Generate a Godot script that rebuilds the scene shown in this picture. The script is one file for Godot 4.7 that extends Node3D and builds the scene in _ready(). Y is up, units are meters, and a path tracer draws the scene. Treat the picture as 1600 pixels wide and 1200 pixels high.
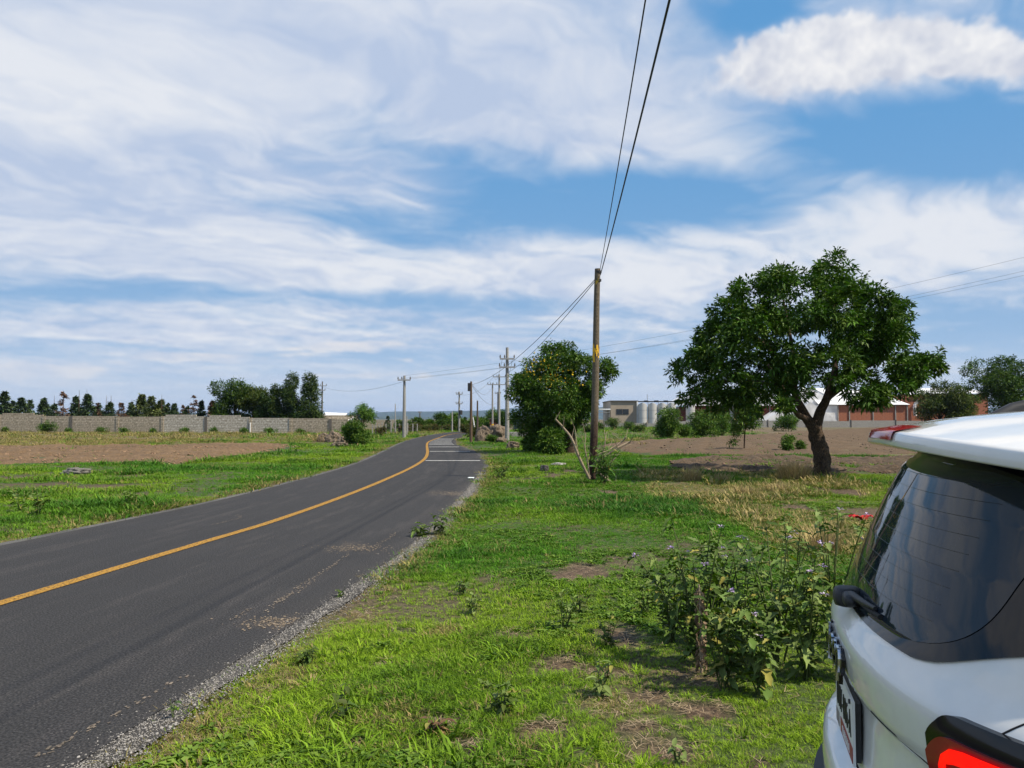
extends Node3D

# ---------------------------------------------------------------- frame of reference
const EYE := 1.6
const FPX := 1200.0           # focal length in photograph pixels (1600 wide)
const PITCH := 0.0458         # camera looks up a little; horizon near row 655
var rng := RandomNumberGenerator.new()
var nz := FastNoiseLite.new()
var nf := FastNoiseLite.new()
var M := {}
var names := {}

func ray(u: float, v: float) -> Vector3:
	var d := Vector3((u - 800.0) / FPX, (600.0 - v) / FPX, -1.0)
	return d.rotated(Vector3.RIGHT, PITCH)

func G(u: float, v: float) -> Vector3:      # where the pixel's ray meets the ground
	var r := ray(u, v)
	var t := -EYE / minf(r.y, -0.0005)
	var p := r * t
	return Vector3(p.x, gh(p.x, p.z), p.z)

func AT(u: float, v: float, d: float) -> Vector3:   # a point at a known depth
	var r := ray(u, v)
	return Vector3(0, EYE, 0) + r * (d / -r.z)

func sm(a: float, b: float, x: float) -> float:
	return smoothstep(a, b, x)

# ---------------------------------------------------------------- road edges against depth
var RL := [[-60.0, -17.0], [-20.0, -10.6], [0.0, -7.95], [9.7, -6.5], [12.2, -6.15], [14.5, -5.85], [17.9, -5.66], [23.7, -5.53], [29.5, -5.7], [37.6, -6.3], [46.8, -7.05], [56.5, -7.75], [66.0, -8.1], [78.0, -8.2], [95.0, -7.2], [115.0, -3.0], [140.0, 6.0]]
var RC := [[-60.0, -14.4], [-20.0, -7.95], [0.0, -5.35], [6.69, -4.46], [10.05, -4.02], [11.85, -3.77], [15.2, -3.53], [19.7, -3.37], [25.6, -3.33], [31.0, -3.52], [36.9, -4.05], [45.7, -5.05], [52.0, -5.7], [56.5, -6.0], [66.0, -6.3], [80.0, -6.5], [95.0, -5.2], [115.0, -1.0], [140.0, 8.0]]
var RR := [[-60.0, -11.8], [-20.0, -5.1], [0.0, -2.5], [3.52, -2.04], [6.62, -1.65], [10.1, -1.28], [14.4, -1.12], [20.0, -1.0], [26.7, -0.98], [31.5, -1.25], [40.0, -2.2], [46.0, -3.2], [53.3, -4.05], [61.0, -4.55], [70.0, -4.75], [81.0, -4.7], [95.0, -3.2], [115.0, 1.0], [140.0, 10.0]]

func look(t: Array, d: float) -> float:
	var n := t.size()
	if d <= t[0][0]: return t[0][1]
	if d >= t[n - 1][0]: return t[n - 1][1] + (d - t[n - 1][0]) * 0.4
	var k := 0
	while k < n - 2 and t[k + 1][0] < d: k += 1
	var y0: float = t[maxi(k - 1, 0)][1]
	var y1: float = t[k][1]
	var y2: float = t[k + 1][1]
	var y3: float = t[mini(k + 2, n - 1)][1]
	var x0: float = t[maxi(k - 1, 0)][0]
	var x1: float = t[k][0]
	var x2: float = t[k + 1][0]
	var x3: float = t[mini(k + 2, n - 1)][0]
	var h := x2 - x1
	var m1 := (y2 - y0) / maxf(x2 - x0, 0.01) * h
	var m2 := (y3 - y1) / maxf(x3 - x1, 0.01) * h
	var f := (d - x1) / h
	var f2 := f * f
	var f3 := f2 * f
	return (2 * f3 - 3 * f2 + 1) * y1 + (f3 - 2 * f2 + f) * m1 + (3 * f2 - 2 * f3) * y2 + (f3 - f2) * m2

var LUTL := PackedFloat32Array()
var LUTR := PackedFloat32Array()
func edge_l(d: float) -> float:
	var k := clampf((d + 60.0) * 2.0, 0.0, 438.0)
	var i := int(k)
	return lerpf(LUTL[i], LUTL[i + 1], k - i)
func edge_r(d: float) -> float:
	var k := clampf((d + 60.0) * 2.0, 0.0, 438.0)
	var i := int(k)
	return lerpf(LUTR[i], LUTR[i + 1], k - i)
func off_road(x: float, z: float) -> float:       # metres outside the asphalt (negative on it)
	var d := -z
	return maxf(edge_l(d) - x, x - edge_r(d))

func gh(x: float, z: float) -> float:
	var o := off_road(x, z)
	var k := sm(0.1, 1.6, o)
	var far := 1.0 - sm(150.0, 400.0, absf(z) + absf(x))
	return -0.03 + 0.02 * k + k * far * (0.06 * nz.get_noise_2d(x * 6.0, z * 6.0) + 0.025 * nz.get_noise_2d(x * 30.0 + 70.0, z * 30.0))

# ---------------------------------------------------------------- fields, from their corners in the photograph
var FIELD_L := PackedVector2Array()
var FIELD_R := PackedVector2Array()
var CLODS := PackedVector2Array()
var SOIL := []     # bare patches [x, z, rx, rz]
var DRY := []
func poly(pts: Array) -> PackedVector2Array:
	var o := PackedVector2Array()
	for p in pts:
		var g := G(p[0], p[1])
		o.append(Vector2(g.x, g.z))
	return o
func inside(pg: PackedVector2Array, x: float, z: float) -> float:    # metres inside the outline
	var p := Vector2(x, z)
	var best := 1e9
	var n := pg.size()
	for i in n:
		var q := Geometry2D.get_closest_point_to_segment(p, pg[i], pg[(i + 1) % n])
		best = minf(best, q.distance_to(p))
	return best if Geometry2D.is_point_in_polygon(p, pg) else -best

func soil(x: float, z: float) -> float:
	var w := 0.55 * nz.get_noise_2d(x * 40.0, z * 40.0) + 0.55 * nz.get_noise_2d(x * 120.0, z * 120.0)
	var s := 0.0
	for p in SOIL:
		var dx: float = (x - p[0]) / p[2]
		if absf(dx) > 1.6: continue
		var dz: float = (z - p[1]) / p[3]
		if absf(dz) > 1.6: continue
		s = maxf(s, 1.0 - sm(0.35, 1.0, sqrt(dx * dx + dz * dz) + w))
	return s
func dry(x: float, z: float) -> float:
	var s := 0.0
	var w := 0.5 * nz.get_noise_2d(x * 14.0, z * 14.0 + 50.0)
	for p in DRY:
		var dx: float = (x - p[0]) / p[2]
		if absf(dx) > 1.7: continue
		var dz: float = (z - p[1]) / p[3]
		if absf(dz) > 1.7: continue
		s = maxf(s, 1.0 - sm(0.4, 1.2, sqrt(dx * dx + dz * dz) + w))
	var o := off_road(x, z)
	s = maxf(s, (1.0 - sm(0.2, 0.85, o + 0.9 * w)) * 0.9)
	return s

# ---------------------------------------------------------------- mesh building
class MB:
	var v := PackedVector3Array()
	var n := PackedVector3Array()
	var c := PackedColorArray()
	var t := PackedVector2Array()
	var t2 := PackedVector2Array()
	var i := PackedInt32Array()
	var col := Color.WHITE
	func vert(p: Vector3, nn: Vector3, uv := Vector2.ZERO) -> int:
		v.append(p); n.append(nn); c.append(col); t.append(uv)
		return v.size() - 1
	func tri(a: int, b: int, d: int) -> void:
		i.append(a); i.append(b); i.append(d)
	func quad(a: Vector3, b: Vector3, d: Vector3, e: Vector3, uv0 := Vector2.ZERO, uv1 := Vector2.ONE) -> void:
		# corners run anticlockwise seen from the front
		var nn := (b - a).cross(e - a).normalized()
		var k := vert(a, nn, Vector2(uv0.x, uv1.y))
		vert(b, nn, uv1); vert(d, nn, Vector2(uv1.x, uv0.y)); vert(e, nn, uv0)
		tri(k, k + 2, k + 1); tri(k, k + 3, k + 2)
	func box(ctr: Vector3, size: Vector3, b := Basis.IDENTITY, uvs := 1.0) -> void:
		var h := size * 0.5
		for ax in 3:
			for s in [-1.0, 1.0]:
				var a := Vector3.ZERO
				a[ax] = s
				var u := Vector3.ZERO
				u[(ax + 1) % 3] = 1.0
				var w := a.cross(u)
				var o := ctr + b * (a * h)
				var uu := b * (u * h)
				var ww := b * (w * h)
				quad(o - uu - ww, o + uu - ww, o + uu + ww, o - uu + ww, Vector2.ZERO, Vector2(uu.length(), ww.length()) * 2.0 * uvs)
	func tube(path: Array, rad: Array, sides := 8, cap := true, rough := 0.0, rg: RandomNumberGenerator = null) -> void:
		var up := Vector3(0.31, 0.2, 0.93).normalized()
		var base := v.size()
		var len := 0.0
		for k in path.size():
			var d: Vector3 = (path[mini(k + 1, path.size() - 1)] - path[maxi(k - 1, 0)]).normalized()
			var s := d.cross(up).normalized()
			if s.length() < 0.1: s = d.cross(Vector3.RIGHT).normalized()
			var f := s.cross(d).normalized()
			up = -f if false else up
			if k > 0: len += (path[k] - path[k - 1]).length()
			for j in sides + 1:
				var a := TAU * (j % sides) / sides
				var o := s * cos(a) + f * sin(a)
				var r: float = rad[k]
				if rough > 0.0 and rg: r *= 1.0 + rough * sin(3.0 * a + k * 0.7) * 0.5 + rough * sin(5.0 * a - k * 1.3) * 0.5
				vert(path[k] + o * r, o, Vector2(float(j) / sides, len))
		for k in path.size() - 1:
			for j in sides:
				var a := base + k * (sides + 1) + j
				var b := a + sides + 1
				tri(a, a + 1, b); tri(a + 1, b + 1, b)
		if cap:
			for e in [0, path.size() - 1]:
				var d: Vector3 = (path[1] - path[0]).normalized() * -1.0 if e == 0 else (path[e] - path[e - 1]).normalized()
				var ck := vert(path[e], d)
				for j in sides:
					var a: int = base + e * (sides + 1) + j
					var p0 := vert(v[a], d)
					var p1 := vert(v[a + 1], d)
					tri(ck, p1, p0) if e == 0 else tri(ck, p0, p1)
	func grid(nu: int, nv: int, f: Callable, uvs := Vector2.ONE) -> void:      # smooth patch, normals from neighbours
		var base := v.size()
		var pts := PackedVector3Array()
		for a in nv + 1:
			for b in nu + 1:
				pts.append(f.call(float(b) / nu, float(a) / nv))
		for a in nv + 1:
			for b in nu + 1:
				var du := pts[a * (nu + 1) + mini(b + 1, nu)] - pts[a * (nu + 1) + maxi(b - 1, 0)]
				var dv := pts[mini(a + 1, nv) * (nu + 1) + b] - pts[maxi(a - 1, 0) * (nu + 1) + b]
				var nn := du.cross(dv)
				vert(pts[a * (nu + 1) + b], nn.normalized() if nn.length() > 1e-12 else Vector3.UP, Vector2(float(b) / nu, float(a) / nv) * uvs)
		for a in nv:
			for b in nu:
				var k := base + a * (nu + 1) + b
				tri(k, k + nu + 1, k + 1); tri(k + 1, k + nu + 1, k + nu + 2)
	func leaf(p: Vector3, dir: Vector3, side: Vector3, ln: float, wd: float, fold := 0.25, droop := 0.2) -> void:
		var nn := side.cross(dir).normalized()
		var mid := p + dir * ln * 0.45
		var tip := p + dir * ln - Vector3.UP * droop * ln
		var a := vert(p, nn)
		vert(mid + side * wd * 0.5 + nn * wd * fold, (nn - side * fold).normalized())
		vert(tip, nn)
		vert(mid - side * wd * 0.5 + nn * wd * fold, (nn + side * fold).normalized())
		tri(a, a + 2, a + 1); tri(a, a + 3, a + 2)
	func blade(p: Vector3, dir: Vector3, ln: float, wd: float, bend: float) -> void:
		var flat := Vector3(dir.x, 0.0, dir.z)
		if flat.length() < 0.01: flat = Vector3(1, 0, 0)
		flat = flat.normalized()
		var s := Vector3(-flat.z, 0, flat.x) * wd * 0.5
		var m := p + dir * ln * 0.55
		var tip := m + (dir + flat * bend - Vector3.UP * bend * 0.7).normalized() * ln * 0.5
		var nn := s.cross(dir).normalized()
		var a := vert(p - s, nn)
		vert(p + s, nn); vert(m + s * 0.8, nn); vert(m - s * 0.8, nn); vert(tip, nn)
		tri(a, a + 2, a + 1); tri(a, a + 3, a + 2); tri(a + 3, a + 4, a + 2)
	func lump(ctr: Vector3, r: Vector3, seed_: float, no: FastNoiseLite, rough := 0.35, nu := 20, nv := 12, boxy := 0.0) -> void:
		var fn := func(a: float, b: float) -> Vector3:
			var th := -a * TAU
			var ph := (b - 0.5) * PI
			var d := Vector3(cos(th) * cos(ph), sin(ph), sin(th) * cos(ph))
			if boxy > 0.0:
				var mx := maxf(absf(d.x), maxf(absf(d.y), absf(d.z)))
				d = d.lerp(d / mx, boxy)
			var k := 1.0 + rough * no.get_noise_3d(d.x * 55.0 + seed_, d.y * 55.0, d.z * 55.0 + seed_) + rough * 0.4 * no.get_noise_3d(d.x * 190.0 + seed_, d.y * 190.0, d.z * 190.0)
			return ctr + d * r * k
		grid(nu, nv, fn, Vector2(3, 2))
	func mesh() -> ArrayMesh:
		var a := []
		a.resize(Mesh.ARRAY_MAX)
		a[Mesh.ARRAY_VERTEX] = v; a[Mesh.ARRAY_NORMAL] = n; a[Mesh.ARRAY_COLOR] = c; a[Mesh.ARRAY_TEX_UV] = t; a[Mesh.ARRAY_INDEX] = i
		if t2.size() == v.size(): a[Mesh.ARRAY_TEX_UV2] = t2
		var m := ArrayMesh.new()
		m.add_surface_from_arrays(Mesh.PRIMITIVE_TRIANGLES, a)
		return m

func numbered(called: String) -> String:
	var k: int = names.get(called, 0)
	names[called] = k + 1
	return called if k == 0 else "%s_%03d" % [called, k]

func put(mb: MB, called: String, mat: Material, parent: Node = null) -> MeshInstance3D:
	var o := MeshInstance3D.new()
	o.mesh = mb.mesh()
	o.material_override = null
	o.mesh.surface_set_material(0, mat)
	if parent:
		o.name = called
		parent.add_child(o, true)
	else:
		o.name = numbered(called)
		add_child(o, true)
	return o

func piece(mesh: Mesh, called: String, parent: Node, xf: Transform3D) -> MeshInstance3D:
	var o := MeshInstance3D.new()
	o.mesh = mesh
	o.name = called
	parent.add_child(o, true)
	o.transform = xf
	return o

func thing(called: String, label: String, category: String, where := Vector3.ZERO, group := "") -> Node3D:
	var o := Node3D.new()
	o.name = numbered(called)
	add_child(o, true)
	o.position = where
	tag(o, label, category, group)
	return o

func tag(o: Node, label: String, category: String, group := "", kind := "") -> void:
	o.set_meta("label", label)
	o.set_meta("category", category)
	if group: o.set_meta("group", group)
	if kind: o.set_meta("kind", kind)

func structure(o: Node, label := "", category := "") -> void:
	o.set_meta("kind", "structure")
	if label: o.set_meta("label", label)
	if category: o.set_meta("category", category)

func multi(mesh: Mesh, called: String, xfs: Array, cols: Array, label: String, category: String) -> MultiMeshInstance3D:
	var mm := MultiMesh.new()
	mm.transform_format = MultiMesh.TRANSFORM_3D
	mm.use_colors = true
	mm.mesh = mesh
	mm.instance_count = xfs.size()
	for k in xfs.size():
		mm.set_instance_transform(k, xfs[k])
		mm.set_instance_color(k, cols[k])
	var o := MultiMeshInstance3D.new()
	o.multimesh = mm
	o.name = numbered(called)
	add_child(o, true)
	tag(o, label, category, "", "stuff")
	return o

# ---------------------------------------------------------------- materials
func lin(r: float, g: float, b: float) -> Color:     # a linear base colour as the sRGB the albedo wants
	return Color(r, g, b).linear_to_srgb()

func noise_tex(seed_: int, freq: float, oct: int, lo: Color, hi: Color, size := 512, normal := 0.0, kind := FastNoiseLite.TYPE_SIMPLEX_SMOOTH, mid := 0.5) -> NoiseTexture2D:
	var f := FastNoiseLite.new()
	f.seed = seed_
	f.noise_type = kind
	f.frequency = freq
	f.fractal_octaves = oct
	f.fractal_gain = 0.6
	var t := NoiseTexture2D.new()
	t.width = size
	t.height = size
	t.seamless = true
	t.seamless_blend_skirt = 0.2
	t.noise = f
	if normal > 0.0:
		t.as_normal_map = true
		t.bump_strength = normal
	else:
		var g := Gradient.new()
		g.offsets = PackedFloat32Array([0.15, mid, 0.85])
		g.colors = PackedColorArray([lo, lo.lerp(hi, 0.5), hi])
		t.color_ramp = g
	return t

func mat(color: Color, rough := 0.9, metal := 0.0) -> StandardMaterial3D:
	var m := StandardMaterial3D.new()
	m.albedo_color = color
	m.roughness = rough
	m.metallic = metal
	return m

func tri_mat(color: Color, tex: Texture2D, nrm: Texture2D, scale: float, rough := 0.95, vcol := false, nscale := 1.0) -> StandardMaterial3D:
	var m := mat(color, rough)
	m.uv1_triplanar = true
	m.uv1_world_triplanar = true
	m.uv1_scale = Vector3.ONE * scale
	if tex: m.albedo_texture = tex
	if nrm:
		m.normal_enabled = true
		m.normal_texture = nrm
		m.normal_scale = nscale
	m.vertex_color_use_as_albedo = vcol
	return m

func make_materials() -> void:
	var grain := noise_tex(3, 0.035, 5, Color(0.55, 0.55, 0.55), Color(1, 1, 1), 512)
	var fine := noise_tex(4, 0.22, 3, Color(0.22, 0.22, 0.23), Color(1.0, 1.0, 1.0), 1024)
	var bump := noise_tex(5, 0.06, 5, Color.BLACK, Color.WHITE, 512, 7.0)
	var finebump := noise_tex(6, 0.25, 3, Color.BLACK, Color.WHITE, 1024, 5.0)
	M.ground = tri_mat(Color.WHITE, grain, bump, 0.9, 1.0, true)
	M.field = tri_mat(Color.WHITE, grain, bump, 0.7, 1.0, true)
	var a := mat(lin(0.31, 0.30, 0.31), 0.9)
	a.albedo_texture = fine
	a.normal_enabled = true
	a.normal_texture = finebump
	a.normal_scale = 0.8
	a.vertex_color_use_as_albedo = true
	M.asphalt = a
	M.gravel = tri_mat(Color.WHITE, fine, finebump, 0.55, 0.95, true)
	M.stone_bits = mat(Color.WHITE, 0.9)
	M.stone_bits.vertex_color_use_as_albedo = true
	M.yellow = tri_mat(lin(0.68, 0.36, 0.035), noise_tex(8, 0.07, 5, Color(0.22, 0.21, 0.22), Color(1, 1, 1), 512, 0.0, FastNoiseLite.TYPE_SIMPLEX_SMOOTH, 0.3), finebump, 0.8, 0.8)
	M.white_paint = tri_mat(lin(0.68, 0.68, 0.66), noise_tex(9, 0.05, 4, Color(0.45, 0.45, 0.45), Color(1, 1, 1), 512, 0.0, FastNoiseLite.TYPE_SIMPLEX_SMOOTH, 0.3), finebump, 0.8, 0.8)
	M.leaf = mat(Color.WHITE, 0.55)
	M.leaf.vertex_color_use_as_albedo = true
	M.leaf.backlight_enabled = true
	M.leaf.backlight = Color(0.52, 0.62, 0.20)
	M.leaf.metallic_specular = 0.3
	M.grass = mat(Color.WHITE, 0.6)
	M.grass.vertex_color_use_as_albedo = true
	M.grass.backlight_enabled = true
	M.grass.backlight = Color(0.45, 0.6, 0.12)
	M.grass.metallic_specular = 0.3
	M.straw = mat(Color.WHITE, 0.8)
	M.straw.vertex_color_use_as_albedo = true
	M.needle = mat(Color.WHITE, 0.7)
	M.needle.vertex_color_use_as_albedo = true
	M.petal = mat(Color.WHITE, 0.7)
	M.petal.vertex_color_use_as_albedo = true
	M.bark = tri_mat(lin(0.19, 0.13, 0.085), noise_tex(11, 0.03, 5, Color(0.3, 0.28, 0.26), Color(1, 1, 1), 512), noise_tex(12, 0.04, 5, Color.BLACK, Color.WHITE, 512, 14.0), 1.1, 1.0, false, 1.6)
	M.bark.uv1_scale = Vector3(2.2, 0.7, 2.2)
	M.deadwood = tri_mat(lin(0.50, 0.40, 0.28), grain, bump, 2.0, 0.95)
	M.twig = mat(lin(0.10, 0.065, 0.045), 0.95)
	M.pole_wood = tri_mat(Color.WHITE, noise_tex(13, 0.05, 4, Color(0.55, 0.52, 0.48), Color(1, 1, 1), 512), noise_tex(14, 0.05, 4, Color.BLACK, Color.WHITE, 512, 8.0), 1.0, 0.95, true)
	M.pole_wood.uv1_scale = Vector3(5.0, 0.35, 5.0)
	M.concrete = tri_mat(lin(0.50, 0.49, 0.46), grain, bump, 0.8, 0.9)
	M.concrete_dark = tri_mat(lin(0.22, 0.20, 0.18), grain, bump, 0.8, 0.9)
	M.steel = mat(lin(0.34, 0.34, 0.34), 0.5, 0.5)
	M.dark = mat(lin(0.02, 0.02, 0.022), 0.6)
	M.wire = mat(lin(0.012, 0.012, 0.013), 0.55)
	M.wire_grey = mat(lin(0.10, 0.10, 0.11), 0.6)
	M.rock = tri_mat(lin(0.36, 0.29, 0.22), noise_tex(15, 0.02, 6, Color(0.4, 0.38, 0.36), Color(1, 1, 1), 512), noise_tex(16, 0.03, 6, Color.BLACK, Color.WHITE, 512, 12.0), 0.9, 1.0, false, 1.5)
	M.rock_grey = tri_mat(lin(0.26, 0.25, 0.23), grain, bump, 1.5, 1.0)
	M.rock_dark = tri_mat(lin(0.14, 0.13, 0.125), grain, bump, 1.5, 1.0)
	M.brick = brick_material(Color(0.73, 0.46, 0.345), Color(0.63, 0.37, 0.275), Color(0.55, 0.45, 0.38), 0.5)
	M.brick_dark = brick_material(Color(0.55, 0.27, 0.20), Color(0.45, 0.21, 0.16), Color(0.38, 0.28, 0.24), 0.5)
	M.block_grey = brick_material(Color(0.78, 0.735, 0.665), Color(0.69, 0.65, 0.585), Color(0.58, 0.545, 0.49), 1.0)
	M.block_pale = brick_material(Color(0.84, 0.82, 0.78), Color(0.77, 0.75, 0.71), Color(0.58, 0.56, 0.53), 1.0)
	M.beige = tri_mat(lin(0.36, 0.30, 0.235), noise_tex(33, 0.01, 3, Color(0.93, 0.93, 0.93), Color(1, 1, 1), 256), null, 0.15, 0.9)
	M.roof_white = tri_mat(lin(0.82, 0.83, 0.85), noise_tex(17, 0.01, 3, Color(0.86, 0.86, 0.86), Color(1, 1, 1), 256), null, 0.1, 0.5)
	M.wall_white = tri_mat(lin(0.74, 0.75, 0.76), noise_tex(17, 0.01, 3, Color(0.8, 0.8, 0.8), Color(1, 1, 1), 256), null, 0.1, 0.7)
	M.tank = mat(lin(0.50, 0.50, 0.49), 0.45, 0.25)
	M.pane_dark = mat(lin(0.02, 0.025, 0.03), 0.08)
	M.red_cloth = mat(lin(0.55, 0.02, 0.02), 0.8)
	M.litter = mat(lin(0.75, 0.82, 0.84), 0.5)
	var hill := tri_mat(lin(0.05, 0.085, 0.035), noise_tex(18, 0.02, 5, Color(0.5, 0.5, 0.45), Color(1, 1, 1), 512), null, 0.0012, 1.0)
	M.hill = hill
	# the car
	M.paint = mat(lin(0.80, 0.79, 0.755), 0.4)
	M.paint.albedo_texture = noise_tex(31, 0.02, 6, Color(0.965, 0.962, 0.955), Color(1, 1, 1), 512)
	M.paint.uv1_triplanar = true
	M.paint.uv1_scale = Vector3.ONE * 1.3
	M.paint.clearcoat_enabled = true
	M.paint.clearcoat = 1.0
	M.paint.clearcoat_roughness = 0.04
	M.plastic = mat(lin(0.022, 0.023, 0.026), 0.55)
	M.gloss_black = mat(lin(0.006, 0.0065, 0.008), 0.12)
	M.frit = mat(lin(0.006, 0.007, 0.010), 0.06)
	M.frit.metallic_specular = 0.45
	M.tint = mat(lin(0.014, 0.022, 0.032), 0.03)
	M.tint.metallic_specular = 0.45
	M.rubber = mat(lin(0.015, 0.015, 0.016), 0.85)
	M.gap = mat(lin(0.015, 0.015, 0.016), 0.9)
	M.chrome = mat(lin(0.62, 0.63, 0.65), 0.15, 1.0)
	M.alloy = mat(lin(0.42, 0.43, 0.45), 0.3, 0.9)
	M.lens_red = mat(lin(0.27, 0.006, 0.010), 0.06)
	M.lens_red.metallic_specular = 0.35
	M.lens_red.clearcoat_enabled = true
	M.lens_bright = mat(lin(0.42, 0.012, 0.022), 0.08)
	M.led = mat(lin(0.75, 0.012, 0.008), 0.15)
	M.led.emission_enabled = true
	M.led.emission = Color(1.0, 0.03, 0.02)
	M.led.emission_energy_multiplier = 0.7
	M.plate = mat(lin(0.72, 0.72, 0.70), 0.45)
	M.plate_red = mat(lin(0.26, 0.015, 0.025), 0.45)
	M.ink = mat(lin(0.012, 0.012, 0.014), 0.5)
	M.headlamp = mat(lin(0.5, 0.52, 0.55), 0.08, 0.5)

func brick_material(a: Color, b: Color, joint: Color, size: float) -> StandardMaterial3D:
	# far courses, too small to tell apart one by one: 2 m x 2 m of wall
	var w := 256
	var img := Image.create(w, w, false, Image.FORMAT_RGB8)
	var r := RandomNumberGenerator.new()
	r.seed = int(a.r * 1000.0)
	img.fill(joint)
	var rows := 10
	var cols := 5
	for y in rows:
		for x in cols:
			var o := (w / cols / 2) if y % 2 else 0
			var cc := a.lerp(b, r.randf())
			var rect := Rect2i(x * w / cols + o + 2, y * w / rows + 2, w / cols - 3, w / rows - 4)
			img.fill_rect(rect, cc)
			if rect.end.x > w: img.fill_rect(Rect2i(0, rect.position.y, rect.end.x - w, rect.size.y), cc)
	var m := mat(Color.WHITE, 0.95)
	m.albedo_texture = ImageTexture.create_from_image(img)
	m.uv1_scale = Vector3(0.5 / size, 0.5 / size, 1)
	var d := noise_tex(21, 0.012, 5, Color(0.74, 0.72, 0.69), Color(1.0, 1.0, 1.0), 512)
	m.detail_enabled = true
	m.detail_albedo = d
	m.detail_blend_mode = BaseMaterial3D.BLEND_MODE_MUL
	m.detail_uv_layer = BaseMaterial3D.DETAIL_UV_1
	return m

# ---------------------------------------------------------------- sky
var nc := FastNoiseLite.new()
var nd := FastNoiseLite.new()
func bump2(u: float, v: float, cu: float, cv: float, ru: float, rv: float, tilt := 0.0) -> float:
	var x := u - cu
	var y := v - cv
	if absf(x) > 3.2 * ru or absf(y) > 3.2 * rv + 0.35 * ru: return 0.0
	var xr := x
	var yr := y
	if tilt != 0.0:
		xr = x * cos(tilt) + y * sin(tilt)
		yr = -x * sin(tilt) + y * cos(tilt)
	var q := xr * xr / (ru * ru) + yr * yr / (rv * rv)
	return exp(-q) if q < 9.0 else 0.0

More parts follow.
